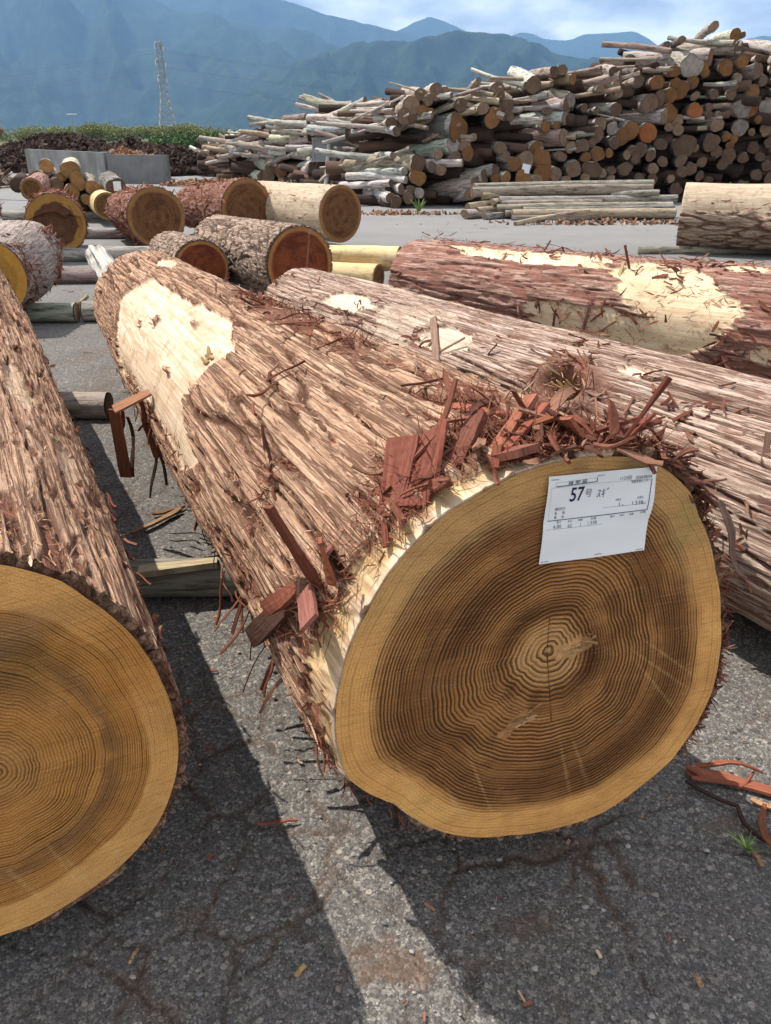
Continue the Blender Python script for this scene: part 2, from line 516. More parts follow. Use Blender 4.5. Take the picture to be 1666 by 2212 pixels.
def relief(style, S, u, v, seed, twist=0.0):
    c, sn = np.cos(S * twist), np.sin(S * twist)
    u, v = u * c - v * sn, u * sn + v * c
    w = noise(S * 3.0, u * 9, v * 9, seed) * 0.016
    if style == 'sugi':
        f1 = np.abs(noise(S * 0.85, (u + w) * 27, (v + w) * 27, seed + 1) + 0.10 * noise(S * 7, u * 45, v * 45, seed + 7))
        f2 = np.abs(noise(S * 1.6, (u + w) * 56, (v - w) * 56, seed + 2))
        fl = noise(S * 3.2, u * 40, v * 40, seed + 3)
        g1 = 1 - smooth(0.01, 0.125, f1)
        g2 = 1 - smooth(0.0, 0.085, f2)
        st = smooth(-0.02, 0.05, fl) * 0.0028 + smooth(0.22, 0.27, fl) * 0.002
        h = 0.017 - 0.016 * g1 - 0.004 * g2 + 0.6 * st + 0.0025 * noise(S * 14, u * 95, v * 95, seed + 4)
        h = h + 0.004 * noise(S * 1.6, u * 7, v * 7, seed + 6)
        return h, np.clip(1.0 * g1 + 0.30 * g2, 0, 1)
    if style == 'pine':
        f1 = np.abs(noise(S * 10 + w * 60, (u + w) * 17, (v + w) * 17, seed + 1))
        f2 = np.abs(noise(S * 24, u * 40, v * 40, seed + 2))
        g1 = 1 - smooth(0.0, 0.2, f1)
        g2 = 1 - smooth(0.0, 0.2, f2)
        return 0.02 - 0.016 * g1 - 0.005 * g2, np.clip(0.9 * g1 + 0.5 * g2, 0, 1)
    if style == 'smooth':
        f1 = np.abs(noise(S * 3, u * 14, v * 14, seed + 1))
        g1 = 1 - smooth(0.0, 0.08, f1)
        return 0.006 - 0.002 * g1 + 0.004 * noise(S * 4, u * 9, v * 9, seed + 3), 0.4 * g1
    f1 = np.abs(noise(S * 3.0, (u + w) * 15, (v + w) * 15, seed + 1))       # 'ropy'
    g1 = 1 - smooth(0.0, 0.22, f1)
    return 0.03 - 0.026 * g1 + 0.006 * noise(S * 9, u * 30, v * 30, seed + 3), np.clip(g1, 0, 1)

def build_bark(lg, root, mat, style, nang, nlen, peel=None, red=None, twist=0.0, ang_lo=-40, ang_hi=220, extra=None, s0=0.5, name='bark', rag=0.012, endpow=0.65, layer=True, gold=None):
    th = angs(nang, ang_lo, ang_hi)
    nang = len(th)
    t = np.linspace(0, 1, nlen)
    Sv = lg.L * ((1 - endpow) * t + endpow * t * t)
    S, TH = np.meshgrid(Sv, th, indexing='ij')
    Rb = lg.rad(S, TH)
    u, v = Rb * np.cos(TH), Rb * np.sin(TH)
    h, g = relief(style, S, u, v, lg.seed, twist)
    nb = fbm(S * 7, u * 22, v * 22, lg.seed + 31, 3)
    pl = np.zeros_like(S) if peel is None else np.clip(peel(S, TH, u, v, nb), 0, 1)
    rd = np.zeros_like(S) if red is None else np.clip(red(S, TH, u, v, nb), 0, 1)
    if peel is not None and layer:
        nb3 = fbm(S * 4 + 9, u * 13, v * 13, lg.seed + 61, 3)
        wide = np.clip(peel(S, TH, u, v, nb3 * 1.5), 0, 1)
        rd = np.maximum(rd, (wide > .5) * (pl < .5) * .9)
    h = np.where(rd > 0, h + (0.006 - h) * rd * 0.8, h)
    g = g * (1 - 0.8 * rd)
    h = h * (1 - pl) + pl * 0.0015 * noise(S * 9, u * 16, v * 16, lg.seed + 40)
    if extra is not None:
        h = h + extra(S, TH, u, v, nb)
    Rf = Rb + h
    # ragged ends
    S2 = S.copy()
    S2[0] += rag * (0.5 + noise(np.zeros(nang), np.cos(th) * 22, np.sin(th) * 22, lg.seed + 50)) * (1 - pl[0])
    P = lg.pos(S2, TH, Rf)
    inner0 = lg.pos(np.full(nang, 0.006), th, Rb[0] * 0.955)[None]
    inner1 = lg.pos(np.full(nang, lg.L - 0.004), th, Rb[-1] * 0.95)[None]
    V = np.concatenate([inner0, P, inner1], 0)
    lcS = np.concatenate([S[:1], S, S[-1:]], 0)
    lcU = np.concatenate([u[:1] * .95, Rf * np.cos(TH), u[-1:] * .95], 0)
    lcV = np.concatenate([v[:1] * .95, Rf * np.sin(TH), v[-1:] * .95], 0)
    pad = lambda a, e0=None: np.concatenate([a[:1] if e0 is None else np.full_like(a[:1], e0), a, a[-1:]], 0)
    gd = np.zeros_like(S) if gold is None else gold(S, TH, nb)
    at = dict(gold=pad(gd).ravel(), lc=np.stack([lcS + lg.seed * 3.7, lcU, lcV], -1).reshape(-1, 3), grv=pad(g, 0.7).ravel(), peel=pad(pl, 0.0).ravel(), red=pad(rd, 0.6).ravel())
    return mk(name, V.reshape(-1, 3), grid(nlen + 2, nang, True), mat, root, attrs=at, flip=True)

def face_colors(kind, rho, th, u, v, seed):
    n1 = fbm(u * 7, v * 7, seed + 0.3, seed, 4)
    n2 = fbm(np.cos(th) * 1.6, np.sin(th) * 1.6, rho * 7, seed + 9, 3)
    C = lambda *c: np.array(c, float)
    if kind == 'sugi':
        sap = smooth(0.80, 0.88, rho + 0.035 * n2)
        heart, dark, sapc, core = C(.56, .255, .085), C(.125, .046, .018), C(.94, .47, .145), C(.72, .385, .15)
    elif kind == 'sugi_left':
        sap = smooth(0.80, 0.83, rho + 0.05 * n2)
        heart, dark, sapc, core = C(.66, .30, .078), C(.36, .17, .062), C(.86, .45, .145), C(.60, .29, .088)
    elif kind == 'red':
        sap = smooth(0.88, 0.91, rho + 0.03 * n2)
        heart, dark, sapc, core = C(.30, .068, .026), C(.15, .034, .024), C(.44, .19, .06), C(.26, .058, .03)
    elif kind == 'brown':
        sap = smooth(0.80, 0.92, rho + 0.05 * n2)
        heart, dark, sapc, core = C(.25, .112, .048), C(.14, .060, .03), C(.33, .165, .065), C(.20, .088, .042)
    elif kind == 'yellow':
        sap = smooth(0.70, 0.76, rho + 0.10 * n2)
        heart, dark, sapc, core = C(.15, .07, .04), C(.10, .045, .03), C(.40, .21, .055), C(.15, .075, .045)
    else:      # pale
        sap = smooth(0.75, 0.9, rho + 0.05 * n2)
        heart, dark, sapc, core = C(.22, .11, .042), C(.15, .072, .03), C(.30, .175, .07), C(.20, .10, .04)
    c = heart[None] * np.ones((len(rho), 1))
    if kind == 'sugi':
        d = 0.62 * smooth(-0.35, 0.75, n2 + 0.5 * np.exp(-((rho - 0.62) / 0.16) ** 2) - 0.15)
        q = np.degrees(np.mod(th, 2 * np.pi))
        d = np.maximum(d, 0.85 * np.exp(-((rho - 0.50) / 0.12) ** 2) * np.exp(-(((q - 140) / 45) ** 2)))
        d = np.maximum(d, 1.0 * np.exp(-((rho - 0.24) / 0.07) ** 2) * np.exp(-(((np.mod(q + 180, 360) - 180 + 15) / 60) ** 2)))
        d = np.maximum(d, 0.9 * np.exp(-((rho - 0.25) / 0.06) ** 2) * np.exp(-(((q - 120) / 70) ** 2)))
        d = np.maximum(d, 0.75 * np.exp(-((rho - 0.70) / 0.10) ** 2) * np.exp(-(((q - 300) / 90) ** 2)))
        cr_ = 1 - smooth(0.13, 0.22, rho + 0.03 * n2)
        d = d * (1 - cr_)
    elif kind == 'sugi_left':
        q = np.degrees(np.mod(th, 2 * np.pi))
        d = np.exp(-((rho - 0.60) / 0.07) ** 2) * smooth(-.4, .3, n2 + 0.35 * np.cos(th + 1.0)) + 0.8 * np.exp(-((rho - 0.45) / 0.1) ** 2) * np.exp(-(((q - 80) / 45) ** 2))
        cr_ = 1 - smooth(0.1, 0.3, rho)
        # an orange tide mark in the upper right of the sapwood
        o = np.exp(-(((np.mod(q + 180, 360) - 180 - 28) / 26) ** 2)) * smooth(.55, .7, rho)
        sap = sap * (1 - 0.85 * o)
        c = c * (1 - 0.15 * o[:, None]) + np.array([.10, .03, .0])[None] * o[:, None]
    else:
        d = smooth(-0.1, 0.6, n2 + n1 * 0.5)
        cr_ = 1 - smooth(0.08, 0.2, rho)
    c = c + (dark - c) * np.clip(d, 0, 1)[:, None]
    c = c + (core - c) * cr_[:, None]
    c = c + (sapc * (1 + 0.14 * n1[:, None]) - c) * sap[:, None]
    return np.clip(c, 0.01, 0.95), sap

def build_face(lg, root, kind, nr=60, na=160, rings=46, pith=(0, 0), depth=None, recolor=None, name='cut_end', far=False, ringpow=1.3, contrast=1.0, mat=None):
    th = np.linspace(0, 2 * np.pi, na, endpoint=False)
    rho = np.linspace(0, 1, nr) ** 0.85
    RH, TH = np.meshgrid(rho, th, indexing='ij')
    S0 = lg.L if far else 0.0
    Rr = lg.rad(np.full(na, S0), th) * (0.995 if not far else 0.985)
    U = pith[0] * (1 - RH) + RH * Rr[None] * np.cos(TH)
    Vv = pith[1] * (1 - RH) + RH * Rr[None] * np.sin(TH)
    rad = np.hypot(U, Vv)
    ang = np.arctan2(Vv, U)
    wob = 0.020 * noise(np.cos(TH) * 2.6, np.sin(TH) * 2.6, RH * 2.5, lg.seed + 71) + 0.006 * noise(np.cos(TH) * 6, np.sin(TH) * 6, RH * 7, lg.seed + 72) + 0.022 * noise(RH * 8, 0.5, 0.5, lg.seed + 73)
    rw = np.clip(RH + wob * smooth(0, 0.25, RH) * (1 - 0.4 * smooth(0.85, 1, RH)), 0, 2)
    ring = rings * rw ** ringpow
    fc, sap = face_colors(kind, RH.ravel(), TH.ravel(), U.ravel(), Vv.ravel(), lg.seed)
    amp = contrast * (1.5 - 1.2 * sap)
    if recolor is not None:
        fc, amp = recolor(fc, amp, RH.ravel(), TH.ravel(), U.ravel(), Vv.ravel())
    dd = np.zeros_like(U)
    if depth is not None:
        dd = depth(U, Vv, RH)
    P = lg.pos(np.full_like(U, S0), ang, rad)
    off = -0.003 if not far else 0.001
    P = P + (off + dd)[..., None] * lg.ax
    at = dict(ring=ring.ravel(), ramp=np.clip(amp, 0, 2.5), fc=np.concatenate([fc, np.ones((len(fc), 1))], 1),
              fuv=np.stack([U.ravel() + lg.seed * 2.3, Vv.ravel(), np.zeros(U.size)], 1))
    return mk(name, P.reshape(-1, 3), grid(nr, na, True), mat or MAT['cut'], root, attrs=at)

def ribbon(path, side, wid, thick):
    """closed strip with a rectangular section along path"""
    path, side = np.asarray(path), np.asarray(side)
    n = len(path)
    d = np.gradient(path, axis=0)
    d /= np.linalg.norm(d, axis=1)[:, None] + 1e-9
    side = side - (side * d).sum(1)[:, None] * d
    side /= np.linalg.norm(side, axis=1)[:, None] + 1e-9
    nr = np.cross(d, side)
    w = np.asarray(wid)[:, None] * 0.5
    k = np.asarray(thick)
    k = (k if k.ndim else np.full(n, float(k)))[:, None] * 0.5
    V = np.stack([path + side * w + nr * k, path - side * w + nr * k, path - side * w - nr * k, path + side * w - nr * k], 1).reshape(-1, 3)
    F = grid(n, 4, True)
    F = np.vstack([F, [[3, 2, 1, 0]], [[4 * n - 4, 4 * n - 3, 4 * n - 2, 4 * n - 1]]])
    return V, F

SHRED_COLS = [(0.185, 0.056, 0.032), (0.225, 0.073, 0.043), (0.13, 0.038, 0.022), (0.30, 0.145, 0.088), (0.095, 0.031, 0.020), (0.235, 0.082, 0.050)]

def shred(root, base, dirv, nrm, length, width, rg, curl=0.3, twist=0.6, thick=0.003, color=None, droop=0.0, mat=None, name='bark_strip', point=True, seg=7):
    t = np.linspace(0, 1, seg)
    dirv = np.asarray(dirv, float); dirv = dirv / np.linalg.norm(dirv)
    nrm = np.asarray(nrm, float)
    nrm = nrm - (nrm @ dirv) * dirv
    nrm = nrm / (np.linalg.norm(nrm) + 1e-9)
    sd = np.cross(dirv, nrm)
    path = np.asarray(base)[None] + np.outer(t * length, dirv) + np.outer(curl * length * t * t, nrm) + np.outer(0.08 * length * np.sin(t * 3.5 + rg.random() * 6) * (rg.random() - .5) * 2, sd) + np.outer(0.10 * length * np.sin(t * 5 + rg.random() * 6) * (rg.random() - .5) * 2, nrm)
    path[:, 2] -= droop * length * t * t
    tw = twist * (t - 0.2) + rg.normal() * 0.25
    side = np.outer(np.cos(tw), sd) + np.outer(np.sin(tw), nrm)
    wv = width * (0.9 + 0.12 * np.sin(t * 5 + rg.random() * 6)) * (1 + 0.12 * rg.normal(size=seg))
    wv = np.clip(wv, width * 0.25, width * 1.5)
    if not point:
        wv = width * (1 + 0.05 * rg.normal(size=seg))
        path = np.asarray(base)[None] + np.outer(t * length, dirv) + np.outer(curl * length * t * t, nrm)
        path[:, 2] -= droop * length * t * t
    if point:
        wv[-1] *= rg.uniform(.3, .9)
        wv[-2] *= rg.uniform(.7, 1.0)
        wv[0] *= rg.uniform(.5, 1.0)
    V, F = ribbon(path, side, wv, thick)
    lc = np.stack([np.repeat(t * length, 4) + rg.random() * 50, np.tile([.5, -.5, -.5, .5], seg) * np.repeat(wv, 4), np.full(4 * seg, rg.random() * 9)], 1)
    if color is None:
        color = SHRED_COLS[int(rg.integers(len(SHRED_COLS)))]
    return mk(name, V, F, mat or MAT['shred'], root, attrs=dict(lc=lc), smooth_=False, color=color)

def cluster(lg, root, px, n, lens, wids, rg, spread=0.06, along=0.7, lift=0.35, color=None):
    """torn strips of bark standing off a log round one spot of its surface"""
    S0, T0 = lg.hit(*px)
    for i in range(n):
        S = S0 + rg.normal() * spread
        th = T0 + rg.normal() * spread / lg.r0
        r = float(lg.rad(np.array([S]), np.array([th]))[0]) + 0.012 + 0.02 * rg.random()
        b = lg.pos(np.array([S]), np.array([th]), np.array([r]))[0]
        N, T = lg.normal(th), lg.tang(th)
        a = rg.normal() * (1 - along) * 2.2 + (math.pi if rg.random() < .5 else 0)
        d = math.cos(a) * lg.ax + math.sin(a) * T + N * (rg.normal() * lift * 0.42 + 0.05)
        shred(root, b, d, N, rg.uniform(*lens), rg.uniform(*wids), rg, curl=rg.normal() * 0.18, twist=rg.normal() * 0.9, thick=rg.uniform(.0015, .005), color=color)

def fibres(lg, root, n, srange, trange, lens, wids, seed, lift=0.3, peel=None, spow=1.5, spots=None, spread=0.05, name='bark_fibres', cross=0.5, tintlo=0.0, tinthi=1.0):
    """loose fibres and flakes all over the bark, too many to count"""
    rg = np.random.default_rng(seed)
    S = srange[0] + (srange[1] - srange[0]) * rg.random(n) ** spow
    th = R(trange[0]) + (R(trange[1]) - R(trange[0])) * rg.random(n)
    cl = noise(S * 3, np.cos(th) * 4, np.sin(th) * 4, seed + 5) + 0.35 * rg.normal(size=n)
    keep = cl > -0.15
    if spots is not None:
        hs_ = np.array([lg.hit(*p) for p in spots])
        k_ = rg.integers(0, len(hs_), n)
        S = hs_[k_, 0] + rg.normal(size=n) * spread
        th = hs_[k_, 1] + rg.normal(size=n) * spread / lg.r0
        keep = (S > 0) & (S < lg.L)
    S, th = S[keep], th[keep]
    Rb = lg.rad(S, th)
    u, v = Rb * np.cos(th), Rb * np.sin(th)
    if peel is not None:
        nb = fbm(S * 7, u * 22, v * 22, lg.seed + 31, 3)
        k2 = (peel(S, th, u, v, nb) < 0.5) | (rg.random(len(S)) < 0.04)
        S, th, Rb = S[k2], th[k2], Rb[k2]
    n = len(S)
    b = lg.pos(S, th, Rb + 0.012)
    N = np.cos(th)[:, None] * lg.e + np.sin(th)[:, None] * lg.z
    T = -np.sin(th)[:, None] * lg.e + np.cos(th)[:, None] * lg.z
    a = rg.normal(size=n) * cross + np.where(rg.random(n) < .5, math.pi, 0)
    d = np.cos(a)[:, None] * lg.ax + np.sin(a)[:, None] * T
    sd = -np.sin(a)[:, None] * lg.ax + np.cos(a)[:, None] * T
    ln = rg.uniform(*lens, n)[:, None]
    wd = rg.uniform(*wids, n)[:, None]
    lf = (np.abs(rg.normal(size=n)) * lift)[:, None]
    bend = (rg.normal(size=n) * 0.25)[:, None]
    p0 = b
    p1 = b + d * ln * .5 + N * ln * lf * .35 + sd * ln * bend * .3
    p2 = b + d * ln + N * ln * lf + sd * ln * bend
    sw = sd + N * (rg.normal(size=n) * 0.6)[:, None]
    V = np.stack([p0 + sw * wd * .5, p0 - sw * wd * .5, p1 + sw * wd * .5, p1 - sw * wd * .5, p2 + sw * wd * .15, p2 - sw * wd * .15], 1).reshape(-1, 3)
    i = np.arange(n)[:, None] * 6
    F = np.concatenate([i + np.array([[0, 1, 3, 2]]), i + np.array([[2, 3, 5, 4]])], 0)
    o = mk(name, V, F, MAT['fibre'], root, attrs=dict(tint=np.repeat(tintlo + (tinthi - tintlo) * rg.random(n), 6)), smooth_=False)
    return tag(o, kind='stuff')

# ------------------------------------------------------------------ simple logs (piles, bearers, poles)
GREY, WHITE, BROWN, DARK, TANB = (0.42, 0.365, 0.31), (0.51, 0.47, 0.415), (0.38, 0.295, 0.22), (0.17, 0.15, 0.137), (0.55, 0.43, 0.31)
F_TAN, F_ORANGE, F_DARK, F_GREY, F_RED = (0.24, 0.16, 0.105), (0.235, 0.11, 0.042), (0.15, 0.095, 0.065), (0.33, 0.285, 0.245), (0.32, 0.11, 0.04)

def log_geo(p0, p1, r0, r1, rg, nang=14, nlen=None, rough=0.07, bend=0.03, mid=None):
    """near end p0, far end p1 -> vertices, quads, local coordinates, rim of the near end"""
    p0, p1 = np.asarray(p0, float), np.asarray(p1, float)
    L = np.linalg.norm(p1 - p0)
    d = (p1 - p0) / L
    u = np.cross(d, [0, 0, 1.0])
    if np.linalg.norm(u) < 0.1: u = np.cross(d, [1.0, 0, 0])
    u /= np.linalg.norm(u)
    w = np.cross(u, d)
    nlen = nlen or int(np.clip(L / max(r0, r1) * 1.6, 5, 18))
    t = np.linspace(0, 1, nlen)
    th = np.linspace(0, 2 * np.pi, nang, endpoint=False)
    TT, TH = np.meshgrid(t, th, indexing='ij')
    rr = r0 + (r1 - r0) * TT
    sx = rg.random() * 100
    oval = 1 + 0.10 * rg.normal() * np.cos(2 * TH + rg.random() * 6)
    Rr = rr * oval * (1 + rough * 2.0 * noise(TT * L * 2.3 + sx, np.cos(TH) * 1.3, np.sin(TH) * 1.3, 3) + rough * noise(TT * L * 7 + sx, np.cos(TH) * 2.5, np.sin(TH) * 2.5, 5))
    c = p0[None] + np.outer(t * L, d)
    b1, b2 = rg.normal() * bend * L, rg.normal() * bend * L
    wave = np.sin(t * np.pi) 
    c = c + np.outer(wave * b1, u) + np.outer(wave * b2 * 0.7, w)
    if mid is not None:
        c = c + np.outer(wave, mid)
    P = c[:, None] + (Rr * np.cos(TH))[..., None] * u + (Rr * np.sin(TH))[..., None] * w
    lc = np.stack([TT * L + sx, Rr * np.cos(TH), Rr * np.sin(TH)], -1)
    tilt = rg.normal() * 0.18
    P[0] += np.outer(np.cos(th) * Rr[0] * tilt, d)
    return P, lc, d

def slog(p0, p1, r0, r1, rg, bark, face, name='log', label=None, cat='log', group=None, nang=14, rough=0.07, bend=0.03, nlen=None, parent=None, both=True, mat=None, fmat=None, mid=None):
    P, lc, d = log_geo(p0, p1, r0, r1, rg, nang, nlen, rough, bend, mid)
    n = len(P)
    k = 0.82 + 0.36 * rg.random()
    bc = tuple(np.clip(np.array(bark) * k * (1 + 0.05 * rg.normal(size=3)), 0.01, 0.9))
    org = np.array([*(P.reshape(-1, 3).mean(0)[:2]), P[..., 2].min()])
    o = mk(name, P.reshape(-1, 3), grid(n, nang, True), mat or MAT['bark_far'], parent, attrs=dict(lc=lc.reshape(-1, 3)), color=bc, origin=org if parent is None else None, flip=True)
    for e in ((0, -1) if both else (0,)):
        rim = P[e]
        c = rim.mean(0)
        sg = -1 if e == 0 else 1
        fr = (0.0, 0.35, 0.7, 0.9, 0.985)
        V = np.concatenate([c[None] + (rim - c) * max(f, 0.001) + d * sg * (0.004 + 0.004 * rg.random()) for f in fr], 0)
        lcf = np.concatenate([(rim - c) * f + sx_ for f, sx_ in ((f, rg.random() * 0 + o.color[0] * 50) for f in fr)], 0)
        fk = 0.8 + 0.4 * rg.random()
        mk('cut_end', V, grid(len(fr), nang, True), fmat or MAT['cut_far'], o, attrs=dict(lc=lcf, rad=np.repeat(fr, nang)), color=tuple(np.clip(np.array(face) * fk, 0.01, .9)), origin=np.array(o['_o']))
    if label and parent is None:
        tag(o, label, cat, group)
    return o

# ------------------------------------------------------------------ setting: ground and yard
def vor2(x, y, seed=0):
    xi, yi = np.floor(x).astype(np.int64), np.floor(y).astype(np.int64)
    f1 = np.full(x.shape, 9.0); f2 = np.full(x.shape, 9.0)
    for a in (-1, 0, 1):
        for b in (-1, 0, 1):
            h1 = _hash(xi + a, yi + b, 0 * xi, seed) / 4294967295.0
            h2 = _hash(xi + a, yi + b, 0 * xi + 5, seed) / 4294967295.0
            d = np.hypot(xi + a + h1 - x, yi + b + h2 - y)
            m = d < f1
            f2 = np.where(m, f1, np.minimum(f2, d))
            f1 = np.where(m, d, f1)
    return f1, f2

def spaced(a, b, st, lo, hi, g=1.16):
    c = list(np.arange(a, b, st))
    p, s = c[-1], st
    while p < hi:
        s *= g; p += s; c.append(min(p, hi))
    p, s = c[0], st
    left = []
    while p > lo:
        s *= g; p -= s; left.append(max(p, lo))
    return np.array(left[::-1] + c)

m = M('field_earth', 0.95, 0.1)
n1 = m.noise(m.coord(), 0.02, 8, 0.6)
MAT['field'] = m.color(m.ramp(n1, (0.35, (0.05, 0.075, 0.03, 1)), (0.65, (0.12, 0.13, 0.06, 1))))
a_ = np.linspace(0, 2 * np.pi, 65)[:-1]
rr_ = np.array([1, 40, 120, 400, 1500, 6000, 24000.0])
V = np.array([[r * np.cos(t), r * np.sin(t), -0.03] for r in rr_ for t in a_])
tag(mk('ground', V, grid(len(rr_), 64, True), MAT['field'], origin=(0, 0, 0)), kind='structure')

gx = spaced(-1.15, 1.6, 0.0085, -34, 34)
gy = spaced(0.55, 2.7, 0.0085, -6, 72)
Y_, X_ = np.meshgrid(gy, gx, indexing='ij')
wx = 0.05 * noise(X_ * 6, Y_ * 6, 1.5, 3) + 0.016 * noise(X_ * 24, Y_ * 24, 2.5, 4)
wy = 0.05 * noise(X_ * 6, Y_ * 6, 7.5, 5) + 0.016 * noise(X_ * 24, Y_ * 24, 8.5, 6)
ca, sa = math.cos(0.35), math.sin(0.35)
xr, yr = (X_ + wx) * ca - (Y_ + wy) * sa, (X_ + wx) * sa + (Y_ + wy) * ca
f1, f2 = vor2(xr / 0.17, yr / 0.24, 11)
g1, g2 = vor2(xr / 0.55 + 3, yr / 0.6, 12)
e1 = (f2 - f1) * 0.085
e2 = (g2 - g1) * 0.28
gate = smooth(-0.2, 0.2, noise(X_ * 2.6, Y_ * 2.6, 4.5, 21) + 0.22)
crk = np.maximum((1 - smooth(0.0006, 0.0042, e1)) * gate, 1 - smooth(0.0005, 0.004, e2))
dirt = np.maximum((1 - smooth(0.0, 0.010, e1)) * gate * .6, .55 * (1 - smooth(0.0, 0.013, e2))) * smooth(-0.25, 0.35, noise(X_ * 5, Y_ * 5, 9.5, 22) + 0.05)
# a patch of spilt bark dust in front of the logs
pc = on_ground(840, 2085)
dpd = np.hypot((X_ - pc[0]) / 0.085, (Y_ - pc[1]) / 0.05) + 0.7 * noise(X_ * 22, Y_ * 22, 3.3, 25)
dirt = np.maximum(dirt, .75 * (1 - smooth(0.4, 1.25, dpd + .5 * noise(X_ * 70, Y_ * 70, 3.3, 27))))
for (qx, qy, sx, sy) in ((1130, 2000, .06, .03), (420, 1990, .05, .03), (1560, 1780, .06, .025), (900, 1750, .05, .03)):
    qc = on_ground(qx, qy)
    dq = np.hypot((X_ - qc[0]) / sx, (Y_ - qc[1]) / sy) + 0.9 * noise(X_ * 26, Y_ * 26, 5.3, 26)
    dirt = np.maximum(dirt, 0.35 * (1 - smooth(0.5, 1.2, dq)))
near = (1 - smooth(3.5, 7, Y_)) * (1 - smooth(2.5, 4, np.abs(X_)))
Z_ = 0.004 * noise(X_ * 3, Y_ * 3, 0.5, 30) + near * (0.0016 * noise(X_ * 45, Y_ * 45, 0.5, 31) - 0.007 * crk)
m = M('weathered_asphalt', 0.9, 0.18)
oc = m.coord('Object')
v1 = m.voro(oc, 135, 'F1', 'Color')
vd1 = m.voro(oc, 135, 'F1', 'Distance')
v2 = m.voro(oc, 300, 'F1', 'Color')
v3 = m.voro(oc, 62, 'F1', 'Color')
vd3 = m.voro(oc, 62, 'F1', 'Distance')
sp = lambda c, i: m.n.new('ShaderNodeSeparateColor')
def chan(c, i=0):
    s_ = m.n.new('ShaderNodeSeparateColor'); m.link(c, s_.inputs[0]); return s_.outputs[i]
big = m.noise(oc, 1.6, 6, 0.6)
fine = m.noise(oc, 300, 4, 0.7)
c = m.ramp(chan(v1, 0), (0.0, (0.060, 0.060, 0.064, 1)), (0.45, (0.135, 0.130, 0.128, 1)), (0.8, (0.225, 0.215, 0.205, 1)), (0.97, (0.46, 0.44, 0.41, 1)))
c = m.mix(0.45, c, m.ramp(chan(v2, 1), (0.0, (0.05, 0.05, 0.055, 1)), (0.6, (0.19, 0.185, 0.18, 1)), (0.9, (0.30, 0.29, 0.28, 1)), (1.0, (0.70, 0.68, 0.64, 1))))
c = m.mix(m.math('MULTIPLY', m.ramp(chan(v3, 0), (0.86, 0.0), (0.88, 1.0)), m.ramp(vd3, (0.33, 1.0), (0.43, 0.0))), c, m.ramp(chan(v3, 2), (0.0, (0.12, 0.125, 0.14, 1)), (0.5, (0.27, 0.26, 0.25, 1)), (1.0, (0.50, 0.46, 0.40, 1))))
c = m.mix(m.ramp(big, (0.35, 0.35), (0.65, 0.0)), c, (0.09, 0.085, 0.08, 1))
c = m.mix(m.ramp(fine, (0.36, 0.55), (0.5, 0.0)), c, (0.035, 0.033, 0.033, 1))
dcol = m.ramp(m.noise(oc, 160, 4, 0.7), (0.3, (0.07, 0.042, 0.027, 1)), (0.7, (0.20, 0.12, 0.075, 1)))
c = m.mix(m.math('MULTIPLY', m.attr('dirt'), m.ramp(fine, (0.3, 0.65), (0.6, 0.95))), c, dcol)
c = m.mix(m.math('MULTIPLY', m.attr('crack'), 0.4), c, (0.05, 0.03, 0.02, 1))
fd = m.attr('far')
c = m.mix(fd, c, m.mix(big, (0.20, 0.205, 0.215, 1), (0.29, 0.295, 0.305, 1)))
c = m.mix(1.0, c, (0.90, 0.85, 0.79, 1), 'MULTIPLY')
hh = m.mix(0.5, m.ramp(vd1, (0.0, 1.0), (0.55, 0.0)), fine)
m.bump(hh, 0.55, 0.006)
MAT['asphalt'] = m.color(c)
tag(mk('yard_pavement', np.stack([X_, Y_, Z_], -1).reshape(-1, 3), grid(len(gy), len(gx)), MAT['asphalt'], origin=(0, 0, 0),
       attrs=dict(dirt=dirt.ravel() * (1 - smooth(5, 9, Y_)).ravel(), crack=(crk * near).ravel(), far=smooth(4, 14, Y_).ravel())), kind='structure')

# ------------------------------------------------------------------ setting: mountains
m = M('forested_slope', 0.95, 0.05)
oc = m.coord('Object')
f1 = m.noise(oc, 0.011, 8, 0.62)
f2 = m.noise(oc, 0.05, 5, 0.7)
c = m.ramp(f1, (0.34, (0.010, 0.022, 0.014, 1)), (0.52, (0.024, 0.042, 0.022, 1)), (0.68, (0.050, 0.070, 0.032, 1)))
c = m.mix(m.ramp(f2, (0.38, 0.8), (0.54, 0.0)), c, (0.004, 0.010, 0.006, 1))
MAT['slope'] = m.color(c)

